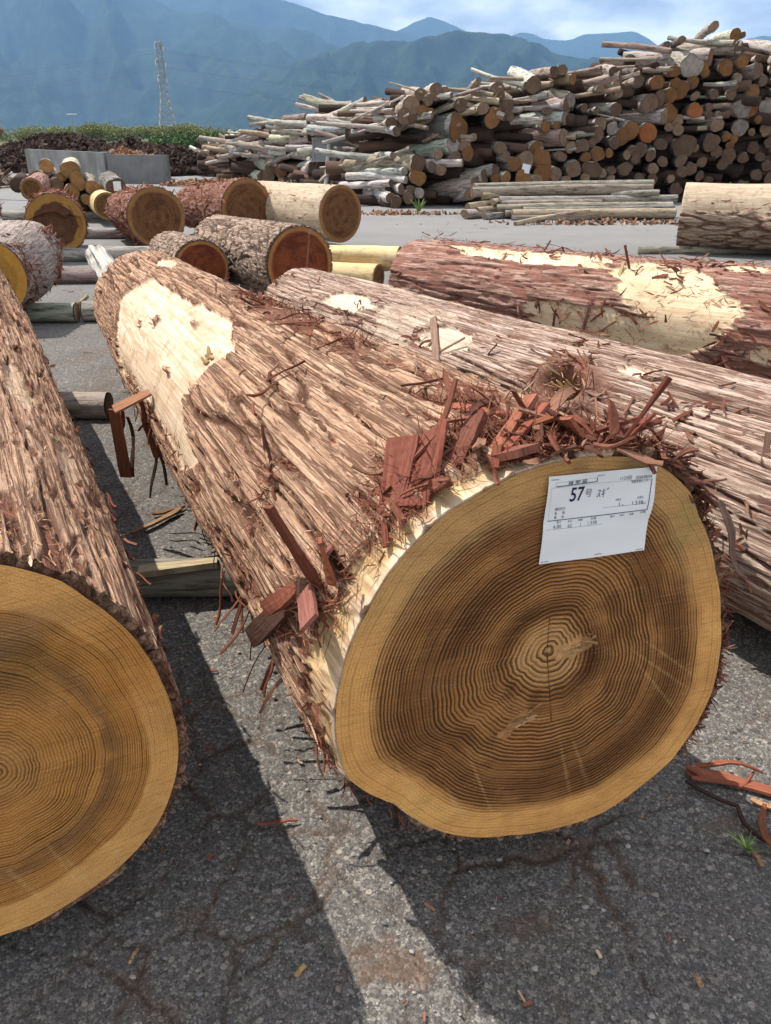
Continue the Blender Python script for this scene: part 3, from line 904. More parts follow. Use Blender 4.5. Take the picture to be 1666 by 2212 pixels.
def mountain(name, D, ridge, depth, seed, amp, nx=260, ny=70, back=0.6):
    ridge = np.array(ridge, float)
    px = np.linspace(ridge[0, 0], ridge[-1, 0], nx)
    # rounded interpolation of the skyline
    py = np.interp(px, ridge[:, 0], ridge[:, 1])
    k = max(3, nx // 60)
    ker = np.hanning(2 * k + 1); ker /= ker.sum()
    py = np.convolve(np.pad(py, k, mode='edge'), ker, 'valid')
    top = np.array([at_depth(a, b, D) for a, b in zip(px, py)])
    X = top[:, 0]
    Hh = np.maximum(top[:, 2], 5)
    Hh = Hh * (1 + 0.012 * fbm(X / 260.0, 0.5, 1.5, seed + 3, 4))
    t = np.concatenate([np.linspace(0, 1, ny), 1 + np.linspace(0.05, back, 14)])
    tt, XX = np.meshgrid(t, X, indexing='ij')
    HH = np.broadcast_to(Hh, tt.shape)
    prof = np.where(tt <= 1, smooth(0, 1, tt) * 0.35 + 0.65 * tt ** 1.15, 1 - (tt - 1) * 1.1)
    YY = D + (tt - 1) * depth
    sp_ = 1 - np.abs(noise(XX / (depth * 0.16) + 0.6 * noise(XX / 900, YY / 900, 0, seed), YY / (depth * 0.45), 0.5, seed + 1)) * 2
    s2 = 1 - np.abs(noise(XX / (depth * 0.06), YY / (depth * 0.2), 0.5, seed + 2)) * 2
    env = np.clip(tt, 0, 1) * (1 - np.clip(tt, 0, 1)) * 4 
    Z = HH * prof + env * amp * HH * (0.62 * sp_ + 0.25 * s2 - 0.35) + 6 * fbm(XX / 60, YY / 60, 0, seed + 8, 3) * np.clip(tt, 0, 1)
    Xs = XX * (1 + (YY - D) / D * 0.9)
    Z = np.maximum(Z, -2)
    return tag(mk(name, np.stack([Xs, YY, Z], -1).reshape(-1, 3), grid(*tt.shape), MAT['slope'], origin=(0, D, 0)), kind='structure')

mountain('mountain', 4900, [(-400, 300), (250, 292), (380, 262), (470, 225), (600, 150), (700, 112), (790, 94), (860, 96), (930, 76), (1000, 69), (1090, 72), (1150, 92), (1200, 117), (1260, 127), (1340, 130), (1420, 148), (1520, 170), (1700, 195), (2100, 240)], 1500, 5, 0.48)
mountain('mountain', 8000, [(-900, -40), (-200, -60), (120, -50), (230, -28), (300, 0), (350, 22), (400, 42), (450, 44), (500, 39), (540, 54), (620, 62), (700, 95), (800, 150), (950, 210), (1150, 260), (1500, 290)], 3800, 17, 0.48)
mountain('mountain', 9200, [(0, 40), (300, 0), (450, -22), (525, -25), (600, -3), (650, 12), (700, 30), (760, 44), (830, 60), (890, 74), (950, 88), (1050, 120), (1200, 180), (1500, 280)], 2500, 29, 0.22, nx=200, ny=40)
mountain('mountain', 10700, [(700, 120), (800, 92), (870, 62), (905, 44), (925, 34), (955, 44), (1010, 68), (1060, 92), (1110, 74), (1130, 66), (1180, 86), (1225, 88), (1262, 74), (1320, 72), (1368, 66), (1395, 80), (1425, 102), (1500, 118), (1570, 100), (1610, 86), (1650, 76), (1700, 80), (1800, 110), (2100, 200)], 2500, 41, 0.15, nx=260, ny=40)

# the hazy summer air in front of them
m = bpy.data.materials.new('summer_haze')
m.use_nodes = True
m.node_tree.nodes.clear()
mo = m.node_tree.nodes.new('ShaderNodeOutputMaterial')
pv = m.node_tree.nodes.new('ShaderNodeVolumePrincipled')
pv.inputs['Color'].default_value = (0.33, 0.60, 1.0, 1)
pv.inputs['Density'].default_value = 1.0e-4
pv.inputs['Anisotropy'].default_value = 0.0
m.node_tree.links.new(pv.outputs[0], mo.inputs['Volume'])
g = Geo()
g.box((0, 6000, 899), (11000, 6900, 902))
tag(g.build('haze', m, origin=(0, 6000, -3)), kind='stuff')

# ------------------------------------------------------------------ trees at the edge of the yard
def leaf_mat(name, c1, c2, c3):
    m = M(name, 0.7, 0.2)
    return m.color(m.ramp(m.attr('tint'), (0.0, c1), (0.5, c2), (1.0, c3)))
MAT['leaf_olive'] = leaf_mat('olive_foliage', (0.08, 0.10, 0.03, 1), (0.19, 0.20, 0.065, 1), (0.33, 0.33, 0.12, 1))
MAT['leaf_green'] = leaf_mat('green_foliage', (0.025, 0.05, 0.016, 1), (0.06, 0.11, 0.03, 1), (0.11, 0.17, 0.05, 1))
MAT['trunk'] = plain('tree_bark', (0.14, 0.10, 0.075, 1), 0.9, 0.3, 3)

def crown_geo(base, w, h, n, rg, leaf, flat=0.8):
    """leaf clumps spread through an uneven crown"""
    nb = 9
    cen = np.stack([rg.normal(size=nb) * w * 0.26, rg.normal(size=nb) * w * 0.26, h * (0.35 + 0.45 * rg.random(nb))], 1)
    rad = w * (0.20 + 0.16 * rg.random(nb))
    k = rg.integers(0, nb, n)
    d = rg.normal(size=(n, 3)); d /= np.linalg.norm(d, axis=1)[:, None]
    p = cen[k] + d * (rad[k] * rg.random(n) ** 0.35)[:, None] * np.array([1, 1, flat])
    p[:, 2] = np.clip(p[:, 2], 0.05 * h, None)
    a = rg.normal(size=(n, 3)); a /= np.linalg.norm(a, axis=1)[:, None]
    b = np.cross(a, rg.normal(size=(n, 3))); b /= np.linalg.norm(b, axis=1)[:, None]
    s = (leaf * (0.6 + 0.8 * rg.random(n)))[:, None]
    V = np.stack([p - a * s, p - b * s * .6, p + a * s, p + b * s * .6], 1).reshape(-1, 3) + np.asarray(base)
    F = np.arange(4 * n).reshape(-1, 4)
    return V, F, np.repeat(np.clip(rg.random(n) * 0.8 + 0.2 * (p[:, 2] / h), 0, 1), 4)

def tree(x, ytop, Y, wpx, mat, rg, label, group, n=1700, name='tree'):
    top = at_depth(x, ytop, Y)
    h = top[2]
    w = wpx / FPX * Y
    base = np.array([top[0], Y, 0.0])
    root = empty(name, base)
    tag(root, label, 'tree', group)
    V, F, t = crown_geo(base, w, h, n, rg, max(0.055 * h, 0.18))
    mk('crown', V, F, mat, root, attrs=dict(tint=t), smooth_=False)
    g = Geo()
    g.bar(base - [0, 0, 0.05], base + [0, 0, h * 0.5], 0.035 * h, 6, r2=0.02 * h)
    for j in range(3):
        g.bar(base + [0, 0, h * 0.35], base + [rg.normal() * w * .2, rg.normal() * w * .2, h * 0.7], 0.016 * h, 4, r2=0.006 * h)
    g.build('trunk', MAT['trunk'], root)
    return root

rg = np.random.default_rng(77)
k = 0
for x, yt, Y, w in ((20, 283, 240, 50), (52, 281, 235, 46), (78, 276, 232, 50), (108, 276, 230, 48), (132, 279, 238, 40), (160, 277, 236, 46), (182, 270, 228, 52), (206, 267, 226, 56), (230, 272, 232, 50), (252, 278, 238, 44), (276, 275, 234, 46), (300, 272, 230, 48), (326, 274, 234, 44), (352, 271, 228, 46), (380, 269, 226, 50), (404, 270, 228, 50), (428, 272, 230, 50), (450, 277, 236, 40), (474, 284, 240, 36), (568, 282, 228, 36), (590, 276, 226, 46), (612, 270, 224, 46), (636, 265, 220, 48), (660, 262, 220, 46), (690, 268, 222, 46)):
    tree(x, yt, Y, w, MAT['leaf_olive'], rg, 'olive green rounded tree in the row behind the timber yard', 'row of olive trees behind the yard')
for x, yt, Y, w in ((330, 298, 120, 34), (352, 291, 118, 40), (372, 294, 112, 38), (392, 289, 116, 40), (412, 296, 110, 36), (430, 292, 118, 38), (452, 290, 116, 34), (466, 287, 120, 30), (482, 285, 118, 32), (500, 289, 116, 30), (516, 284, 120, 30), (535, 286, 120, 32), (360, 308, 90, 46), (392, 308, 92, 46), (420, 306, 94, 44), (452, 300, 100, 44), (480, 298, 102, 40)):
    tree(x, yt, Y, w, MAT['leaf_green'], rg, 'dark green bush near the foot of the pylon', 'dark green bushes near the pylon', n=800, name='bush')

# ------------------------------------------------------------------ pylon and wires
MAT['white_metal'] = plain('white_painted_metal', (0.72, 0.73, 0.74, 1), 0.5, 0.08, 2)
MAT['steel'] = plain('galvanised_steel', (0.30, 0.31, 0.32, 1), 0.5, 0.2, 0.5, 0.4)
MAT['wire'] = plain('power_cable', (0.12, 0.13, 0.14, 1), 0.6, 0.1, 0.1)
PY = 310.0
pb = at_depth(365, 298, PY); pb[2] = 0
ptop = at_depth(346, 90, PY)
Hp = ptop[2]
pyl = empty('pylon', pb)
tag(pyl, 'tall lattice steel pylon rising in front of the mountains', 'pylon')
hs = np.linspace(0, 1, 15)
hw = np.where(hs < 0.45, 3.7 + (1.25 - 3.7) * hs / 0.45, 1.25 + (0.75 - 1.25) * (hs - 0.45) / 0.55)
yaw = 0.35
def pc_(i, k):
    sx, sy = ((-1, -1), (1, -1), (1, 1), (-1, 1))[k % 4]
    q = np.array([sx, sy]) * hw[i]
    return pb + np.array([q[0] * math.cos(yaw) - q[1] * math.sin(yaw), q[0] * math.sin(yaw) + q[1] * math.cos(yaw), hs[i] * Hp])
for kk in range(4):
    g = Geo()
    for i in range(14): g.bar(pc_(i, kk), pc_(i + 1, kk), 0.16, 4)
    g.build('leg', MAT['steel'], pyl)
g = Geo()
for i in range(14):
    for kk in range(4):
        g.bar(pc_(i, kk), pc_(i + 1, kk + 1), 0.075, 3)
        g.bar(pc_(i, kk + 1), pc_(i + 1, kk), 0.075, 3)
        if i: g.bar(pc_(i, kk), pc_(i, kk + 1), 0.075, 3)
tag(g.build('lattice_bracing', MAT['steel'], pyl), kind='stuff')
wires = []
adir = np.array([math.sin(0.12), math.cos(0.12), 0.0])     # the arms point almost along the view
for hz_, ln in ((0.96, 4.0), (0.80, 4.6), (0.64, 4.2)):
    for sgn in (-1, 1):
        g = Geo()
        c_ = pb + np.array([0, 0, hz_ * Hp])
        tip = c_ + adir * sgn * ln + np.array([0, 0, 0.3])
        for q in (-1, 1):
            lat = np.array([adir[1], -adir[0], 0]) * q * 0.9
            g.bar(c_ + lat, tip, 0.09, 4); g.bar(c_ + lat + [0, 0, 1.5], tip, 0.09, 4)
        arm_ = g.build('cross_arm', MAT['steel'], pyl)
        g = Geo(); g.bar(tip, tip - [0, 0, 1.6], 0.13, 6); g.build('insulator', MAT['white_metal'], arm_)
        wires.append(tip - [0, 0, 1.6])
wdir = np.array([adir[1], -adir[0], 0.0])
for wi, wp in enumerate(wires):
    g = Geo()
    pts = []
    for t in np.linspace(-1, 1, 41):
        p = wp + wdir * t * 260.0
        p[2] = wp[2] - 9.0 * (1 - (2 * abs(t) - 1) ** 2) - 3 * abs(t)
        pts.append(p)
    for p, q in zip(pts[:-1], pts[1:]): g.bar(p, q, 0.020, 3)
    lv = ('top', 'middle', 'lowest')[wi // 2]
    tag(g.build('power_line', MAT['wire']), '%s power cable strung from the pylon, %s side' % (lv, ('near', 'far')[wi % 2]), 'cable', 'power cables on the pylon')

# ------------------------------------------------------------------ yard lamp, retaining wall, heaps of bark
LY = 95.0
lb = at_depth(165, 310, LY); lb[2] = 0
lt = at_depth(152, 287, LY)
lamp = empty('street_lamp', lb)
tag(lamp, 'thin pale street lamp with two short arms far behind the wall', 'lamp')
lh = at_depth(150, 247, LY)[2]
g = Geo(); g.bar(lb, lb + [0, 0, lh], 0.07, 6, r2=0.05); g.build('pole', MAT['steel'], lamp)
for sgn in (-1, 1):
    g = Geo(); g.box(lb + np.array([sgn * 0.28, 0, lh + 0.03]), (0.24, 0.12, 0.06)); g.build('lamp_head', MAT['white_metal'], lamp)

m = M('old_concrete', 0.9, 0.15)
oc = m.coord('Object')
n1 = m.noise(oc, 1.2, 8, 0.65); n2 = m.noise(m.vmul(oc, (0.9, 0.9, 0.5)), 1.0, 8, 0.65)
c = m.ramp(n1, (0.3, (0.15, 0.15, 0.147, 1)), (0.7, (0.25, 0.25, 0.245, 1)))
c = m.mix(m.ramp(n2, (0.44, 0.0), (0.62, 0.75)), c, (0.085, 0.085, 0.08, 1))
m.bump(n1, 0.3, 0.03)
MAT['concrete'] = m.color(c)
WB = on_ground(367, 397); WA = on_ground(236, 397); WA[1] = WB[1] + 0.1
wt = at_depth(365, 334, WB[1])[2]
WL = at_depth(60, 340, 33.0); WL[2] = 0
wall = empty('retaining_wall', np.array([(WA[0] + WB[0]) / 2, WB[1], 0]))
tag(wall, 'low grey concrete retaining wall holding back the dark bark heap', 'wall')
npan = 3
for i in range(npan):
    p, q = WA + (WB - WA) * i / npan, WA + (WB - WA) * (i + 1) / npan
    g = Geo(); cmid = (p + q) / 2
    g.box(cmid + [0, 0.12, wt / 2], (abs(q[0] - p[0]) / 2 - 0.005, 0.12, wt / 2 - 0.004 * i))
    g.build('wall_panel', MAT['concrete'], wall)
d_ = WL - WA
ang_ = math.atan2(d_[1], d_[0]); Ms = np.array([[math.cos(ang_), -math.sin(ang_), 0], [math.sin(ang_), math.cos(ang_), 0], [0, 0, 1]])
ln_ = np.linalg.norm(d_)
for i in range(4):
    cmid = WA + d_ * (i + 0.5) / 4
    g = Geo(); g.box(cmid + [0, 0.1, (wt + 0.06) / 2], (ln_ / 8 - 0.006, 0.12, (wt + 0.06) / 2), Ms)
    g.build('wall_panel', MAT['concrete'], wall)

def heap(name, label, cen, rx, ry, hgt, n, sz, mat, seed, cols, kind='stuff', aspect=(1, 0.35, 0.18), pw=1.0, lumps=0.25):
    """mound covered with loose pieces nobody could count"""
    rg = np.random.default_rng(seed)
    g = Geo()
    t = rg.random(n) * 2 * np.pi
    q = np.sqrt(rg.random(n))
    x, y = np.cos(t) * q, np.sin(t) * q
    z = hgt * np.clip(1 - q ** 1.6, 0, 1) ** pw * (1 + lumps * noise(x * 3, y * 3, 0.5, seed))
    for i in range(n):
        A = rg.normal(size=(3, 3)); Q, _ = np.linalg.qr(A)
        Q = Q * np.array([1, 1, 1])
        s_ = sz * (0.5 + rg.random())
        g.box(np.asarray(cen) + [x[i] * rx, y[i] * ry, z[i]], np.array(aspect) * s_, Q, a=float(rg.choice(cols)))
    # solid core
    tt = np.linspace(0, 2 * np.pi, 40, endpoint=False); rr = np.linspace(0, 1, 10)
    RR, TT = np.meshgrid(rr, tt, indexing='ij')
    X, Yy = RR * np.cos(TT), RR * np.sin(TT)
    Zc = hgt * np.clip(1 - RR ** 1.6, 0, 1) ** pw * (1 + lumps * noise(X * 3, Yy * 3, 0.5, seed)) - 0.1
    g.add(np.stack([cen[0] + X * rx, cen[1] + Yy * ry, cen[2] + Zc], -1).reshape(-1, 3), grid(10, 40, True), a=float(cols[0]))
    return tag(g.build(name, mat), label, None, None, kind)

m = M('heap_pieces', 0.9, 0.1)
MAT['heap'] = m.color(m.ramp(m.attr('tint'), (0.0, (0.035, 0.024, 0.020, 1)), (0.25, (0.075, 0.048, 0.038, 1)), (0.45, (0.14, 0.085, 0.06, 1)), (0.6, (0.33, 0.16, 0.085, 1)), (0.75, (0.42, 0.32, 0.24, 1)), (1.0, (0.66, 0.61, 0.54, 1))))
hz = lambda y: at_depth(200, y, 33)[2]
heap('bark_heap', 'dark heap of waste bark behind the concrete wall', (-14.0, 37.0, 0.0), 3.9, 3.4, 1.16, 2600, 0.16, MAT['heap'], 5, [0.05, .1, .15, .22, .3, .2], pw=.55)
heap('bark_heap', 'dark heap of waste bark behind the right end of the wall', (-9.6, 33.5, 0.0), 2.7, 3.2, 1.06, 1700, 0.14, MAT['heap'], 6, [0.05, .1, .15, .22, .3, .2], pw=.6)
heap('chip_heap', 'orange heap of fresh wood chips just behind the concrete wall', (-8.9, 28.9, 0.30), 1.5, 1.2, 0.55, 900, 0.10, MAT['heap'], 7, [0.6, .5, .62, .55, .7], pw=.8)
heap('brush_heap', 'grey heap of brushwood at the left edge of the yard', (-13.2, 24.0, 0.0), 2.2, 2.5, 1.15, 1400, 0.22, MAT['heap'], 8, [.4, .75, .85, .3, .7], aspect=(1, .10, .06), pw=.7)
heap('bark_litter', 'red brown bark litter on the ground beside the wall end', (-5.2, 25.4, 0.0), 1.6, 1.0, 0.14, 500, 0.07, MAT['heap'], 9, [.5, .58, .3, .62], pw=.8)
g = Geo()
g.bar((-9.9, 19.8, 0), at_depth(2, 276, 19.5), 0.09, 6, r2=0.08)
tag(g.build('timber_post', plain('stained_timber', (0.14, 0.095, 0.06, 1), 0.85, 0.3, 6)), 'brown leaning timber post at the left edge of the yard', 'post')

# ------------------------------------------------------------------ the three great foreground logs
def outline_from(c0, az, sk, pts):
    """(angle, radius) of a saw cut whose rim passes through the given sight lines"""
    a = az + sk
    n = np.array([math.sin(a), -math.cos(a), 0]); e = np.array([math.cos(a), math.sin(a), 0])
    out = []
    for x, y in pts:
        d = ray(x, y)
        t = ((np.array(c0) - EYE) @ n) / (d @ n)
        q = EYE + d * t - np.array(c0)
        out.append((math.atan2(q[2], q @ e) % (2 * math.pi), math.hypot(q[2], q @ e)))
    out.sort()
    return np.array(out).T

A_C, A_AZ, A_SK, A_R0 = (0.259, 1.057, 0.508), 0.434, -0.105, 0.386
A_rim = [(722, 1545), (730, 1480), (752, 1400), (790, 1320), (840, 1235), (900, 1165), (960, 1108), (1040, 1060), (1130, 1015), (1220, 990), (1320, 982), (1400, 990), (1450, 1020), (1490, 1060), (1508, 1110), (1530, 1160), (1545, 1230), (1556, 1330), (1553, 1420), (1535, 1500), (1500, 1570), (1450, 1640), (1380, 1700), (1300, 1755), (1200, 1788), (1100, 1803), (1020, 1808), (950, 1795), (900, 1770), (850, 1735), (790, 1710), (750, 1680), (728, 1620)]
ot = outline_from(A_C, A_AZ, A_SK, A_rim)
lgA = Log(A_C, A_AZ, A_R0, 0.300, 4.0, A_SK, seed=4, lump=0.010, outline=np.array([ot[0], ot[1] / A_R0]))
rootA = empty('cedar_log', (A_C[0], A_C[1], 0))
tag(rootA, 'huge cedar log with dark ringed cut end and white paper stapled on it', 'log')
_AP = [lgA.poly(p) for p in (
    [(262, 640), (330, 600), (400, 640), (500, 690), (510, 760), (470, 790), (425, 830), (395, 870), (405, 940), (430, 1010), (400, 1030), (360, 960), (320, 870), (262, 800), (250, 720)],
    [(340, 562), (365, 557), (385, 568), (370, 580), (345, 576)])]
_AK = [(lgA.hit(337, 690), .05, .07), (lgA.hit(420, 700), .03, .02), (lgA.hit(360, 800), .04, .03), (lgA.hit(300, 700), .02, .05)]
def peelA(S, th, u, v, nb):
    tdeg = np.degrees(np.mod(th, 2 * np.pi))
    k = np.zeros_like(S)
    for P in _AP:
        k = np.maximum(k, in_poly(S + 0.020 * nb, th + 0.05 * nb, P).astype(float))
    for (ks, kt), a_, b_ in _AK:
        k = k * (1 - (np.hypot((S - ks) / a_, (th - kt) / b_) + .5 * nb < 1))
    # debarked rim beside the saw cut, upper left to lower left
    wdt = np.interp(tdeg, [70, 95, 120, 150, 175, 200, 225, 250], [-0.02, 0.026, 0.055, 0.080, 0.105, 0.075, 0.04, -0.02])
    k = np.maximum(k, (S < wdt + 0.022 * nb) * (0.60 + 0.40 * smooth(-.25, .3, nb + .5 * smooth(.05, .0, S))))
    return k
_AR = [lgA.poly(p) for p in (
    [(930, 850), (1010, 860), (1130, 895), (1125, 925), (1040, 915), (940, 880)],
    [(520, 640), (640, 650), (700, 690), (680, 730), (560, 690)],
    [(1000, 930), (1180, 900), (1330, 920), (1300, 975), (1080, 1000)])]
def redA(S, th, u, v, nb):
    k = np.zeros_like(S)
    for P in _AR:
        k = np.maximum(k, in_poly(S + 0.05 * nb, th + 0.12 * nb, P).astype(float))
    tdeg = np.degrees(np.mod(th, 2 * np.pi))
    k = np.maximum(k, 0.9 * smooth(0.35, 0.7, nb + 0.4 * smooth(1.6, 0.3, S)) * ((tdeg < 95) | (tdeg > 165)))
    return k
build_bark(lgA, rootA, MAT['sugi'], 'sugi', 430, 470, peelA, redA, twist=0.05, ang_lo=-60, ang_hi=230, gold=lambda S, th, nb: (S < .2) * smooth(.004, .03, S + .01 * nb) * .9)

def pxface(lg, c0, az, sk, x, y):
    a = az + sk
    n = np.array([math.sin(a), -math.cos(a), 0]); e = np.array([math.cos(a), math.sin(a), 0])
    d = ray(x, y)
    t = ((np.array(c0) - EYE) @ n) / (d @ n)
    q = EYE + d * t
    w = q - np.array(c0)
    return float(w @ e), float(w[2]), q
fa = lambda x, y: pxface(lgA, A_C, A_AZ, A_SK, x, y)
pA = fa(1182, 1403)

def dseg(u, v, a, b):
    a, b = np.array(a[:2]), np.array(b[:2])
    d = b - a; L2 = d @ d
    t = np.clip(((u - a[0]) * d[0] + (v - a[1]) * d[1]) / L2, 0, 1)
    return np.hypot(u - a[0] - t * d[0], v - a[1] - t * d[1]), t

def recolA(fc, amp, rho, th, u, v):
    tear = lambda a, b, w: (lambda dt: (1 - smooth(w * 0.55, w, dt[0] + 0.012 * noise(u * 60, v * 60, 1.5, 3))))(dseg(u, v, fa(*a), fa(*b)))
    k = np.maximum(tear((1205, 1412), (1258, 1388), 0.020), tear((1090, 1582), (1140, 1535), 0.012))
    fc = fc + (np.array([.50, .28, .12]) * (1 + .5 * noise(u * 30 + v * 170, v * 30 - u * 40, .5, 77))[:, None] - fc) * (k * .55)[:, None]
    amp = amp * (1 - k)
    # pale scratches left by the saw, fanning across the lower sapwood
    for a, b, w in (((960, 1690), (1010, 1790), .006), ((1000, 1600), (1075, 1790), .004), ((1200, 1560), (1235, 1740), .004), ((1330, 1380), (1520, 1510), .004), ((1345, 1350), (1530, 1480), .003), ((1230, 1580), (1270, 1700), .005), ((840, 1620), (930, 1770), .006), ((900, 1130), (960, 1180), .006), ((1350, 1400), (1480, 1560), .003)):
        dd, t = dseg(u, v, fa(*a), fa(*b))
        s = (1 - smooth(w * .3, w, dd + 0.002 * noise(u * 90, v * 90, .5, 8))) * np.sin(np.pi * np.clip(t, 0.05, 0.95)) * 0.32
        fc = fc + (np.array([.90, .58, .25]) - fc) * s[:, None]
        amp = amp * (1 - 0.6 * s)
    # black stains near the top edge
    for x, y, r, q in ((1360, 1000, .035, .8), (1250, 1015, .03, .45), (1230, 1130, .03, .5), (1440, 1180, .03, .3)):
        f = fa(x, y)
        s = q * (1 - smooth(r * .3, r, np.hypot(u - f[0], (v - f[1]) * 1.4) + .02 * noise(u * 40, v * 40, .5, 9)))
        fc = fc * (1 - 0.8 * s[:, None])
    f = fa(1480, 1130)
    s = 1 - smooth(.01, .045, np.hypot(u - f[0], (v - f[1]) * .6) + .02 * noise(u * 50, v * 50, .5, 19))
    fc = fc + (np.array([.60, .38, .11]) - fc) * 0.8 * s[:, None]
    # upper sapwood greyer, partly weaker ground bounce put into the colour
    g_ = 0.7 * smooth(0.02, 0.25, v - 0.02) * smooth(0.72, 0.85, rho)
    fc = fc + (np.array([.36, .27, .14]) - fc) * 0.6 * g_[:, None]
    # radial drying check through the pith
    ck = np.minimum(dseg(u, v, fa(1180, 1405), fa(1186, 1330))[0], dseg(u, v, fa(1180, 1405), fa(1190, 1560))[0])
    ck = 1 - smooth(0.0003, 0.0014, ck + 0.0012 * noise(u * 60, v * 60, .5, 29))
    fc = fc * (1 - 0.8 * ck[:, None])
    return fc, amp * (1 - ck)

def depthA(U, V, RH):
    sh = U.shape
    u, v = U.ravel(), V.ravel()
    dd, t = dseg(u, v, fa(1205, 1412), fa(1262, 1386))
    k = (1 - smooth(.006, .02, dd + 0.010 * noise(u * 70, v * 70, 1.5, 3)))
    z = -0.006 * k * (0.5 + noise(u * 160, v * 40, .5, 4))
    ck = np.minimum(dseg(u, v, fa(1180, 1405), fa(1186, 1330))[0], dseg(u, v, fa(1180, 1405), fa(1190, 1560))[0])
    z = z + 0.003 * (1 - smooth(0.0004, 0.0016, ck))
    z = z + 0.0006 * noise(u * 9, v * 30, .5, 6)
    return z.reshape(sh)
faceA = build_face(lgA, rootA, 'sugi', nr=190, na=520, rings=54, pith=pA[:2], depth=depthA, recolor=recolA, ringpow=1.22, contrast=1.1)
build_face(lgA, rootA, 'brown', nr=8, na=60, far=True)
fibres(lgA, rootA, 15000, (0.02, 4.0), (35, 225), (0.008, 0.035), (0.0008, 0.0022), 11, lift=0.10, peel=peelA, cross=0.5, tintlo=.2, tinthi=.85)
fibres(lgA, rootA, 700, (0.02, 4.0), (35, 225), (0.03, 0.09), (0.002, 0.006), 12, lift=0.07, peel=peelA, cross=0.22, name='bark_flakes', tintlo=0.25)
fibres(lgA, rootA, 4000, (0.0, 0.05), (-40, 100), (0.006, 0.022), (0.001, 0.004), 13, lift=0.6, cross=1.2, name='bark_fibres', tinthi=0.55, spow=1.0)
fibres(lgA, rootA, 3000, (0.0, 2.5), (170, 235), (0.01, 0.035), (0.001, 0.004), 14, lift=0.35, cross=0.9, name='bark_fibres', tinthi=0.6, spow=1.2)

rg = np.random.default_rng(2024)
# torn bark round the upper rim of the cut
for px, n, ln, wd, spd in (((930, 1010), 9, (.07, .17), (.012, .035), .035), ((890, 1080), 8, (.05, .13), (.010, .03), .03), ((960, 960), 6, (.06, .14), (.006, .02), .03),
                           ((1050, 960), 9, (.05, .14), (.008, .025), .035), ((1130, 930), 11, (.06, .17), (.008, .030), .04), ((1200, 935), 11, (.05, .15), (.008, .028), .04),
                           ((1270, 935), 11, (.05, .13), (.006, .024), .04), ((1330, 930), 10, (.05, .12), (.006, .02), .035), ((1240, 975), 8, (.04, .10), (.008, .024), .03), ((1390, 950), 10, (.04, .10), (.005, .018), .03),
                           ((600, 660), 10, (.08, .22), (.006, .022), .08), ((680, 700), 10, (.06, .18), (.006, .02), .08), ((540, 640), 7, (.06, .16), (.006, .02), .07), ((740, 740), 8, (.05, .15), (.005, .016), .08),
                           ((595, 1060), 8, (.04, .12), (.004, .014), .02), ((580, 845), 6, (.05, .12), (.005, .014), .025), ((1000, 870), 9, (.05, .14), (.006, .018), .05),
                           ((930, 850), 6, (.05, .12), (.005, .015), .03), ((480, 610), 5, (.05, .12), (.004, .012), .05), ((330, 560), 5, (.05, .12), (.004, .012), .06)):
    cluster(lgA, rootA, px, int(n * .55), (ln[0] * .8, ln[1] * .9), (wd[0], wd[1] * .85), rg, spread=spd, along=0.5, lift=0.35)
    cluster(lgA, rootA, px, int(n * .4), (ln[0] * .4, ln[1] * .5), (.004, .010), rg, spread=spd * 1.2, along=0.4, lift=0.4)
fibres(lgA, rootA, 3600, None or (0, 4), (0, 1), (.012, .05), (.001, .0028), 15, lift=.55, cross=1.3, tinthi=.5, spots=[(930, 1010), (890, 1080), (960, 960), (1050, 960), (1130, 930), (1200, 935), (1270, 935), (1330, 930), (1390, 950), (600, 660), (680, 700), (540, 640), (740, 740), (595, 1060), (1000, 870), (720, 1290), (680, 1310), (830, 1120), (1060, 880), (1430, 965)], spread=.045)
# ragged bark hanging on the shaded left flank
for px, n in (((480, 1250), 9), ((530, 1330), 10), ((590, 1420), 9), ((630, 1500), 7), ((420, 1140), 7), ((330, 930), 8), ((290, 860), 7), ((250, 780), 6), ((680, 1600), 6)):
    S0, T0 = lgA.hit(*px)
    for i in range(int(n * .45)):
        S = S0 + rg.normal() * .07; th = T0 + abs(rg.normal()) * 0.08
        r = float(lgA.rad(np.array([S]), np.array([th]))[0]) + .008
        b = lgA.pos(np.array([S]), np.array([th]), np.array([r]))[0]
        N = lgA.normal(th)
        shred(rootA, b, N * .25 + rg.normal(size=3) * .35 + [0, 0, -.55] - lgA.ax * .2, N, rg.uniform(.03, .10), rg.uniform(.003, .016), rg, curl=rg.normal() * .3, droop=rg.uniform(.2, 1.0), thick=.0025)
# the named larger pieces
def surf(lg, px, off=0.012):
    S, th = lg.hit(*px)
    r = float(lg.rad(np.array([S]), np.array([th]))[0]) + off
    return lg.pos(np.array([S]), np.array([th]), np.array([r]))[0], lg.normal(th), lg.tang(th)
def plate(lg, root, px, tip_px, width, rg, lift, color, thick=.006, curl=0.0, twist=0.1, off=0.012, Yoff=0.0, flat=True):
    """flat piece of bark from one spot of the log towards a second sight line"""
    b, N, T = surf(lg, px, off)
    d = ray(*tip_px); 
    t = (b - EYE) @ d / (d @ d)
    tip = EYE + d * t + N * lift + lg.ax * Yoff
    if flat:
        tip = surf(lg, tip_px, off)[0] + N * lift * 0.6
    return shred(root, b, tip - b, N, np.linalg.norm(tip - b), width, rg, curl=curl, twist=twist, thick=thick, color=color, point=False)
PK, RB, DK, OR = (0.32, 0.12, 0.09), (0.20, 0.056, 0.030), (0.09, 0.045, 0.032), (0.30, 0.095, 0.043)
plate(lgA, rootA, (705, 1295), (697, 1130), 0.030, rg, 0.10, RB, .008, flat=False)
plate(lgA, rootA, (735, 1290), (770, 1195), 0.026, rg, 0.07, OR, .006, twist=.6, flat=False)
plate(lgA, rootA, (718, 1210), (760, 1225), 0.022, rg, 0.05, PK, .005)
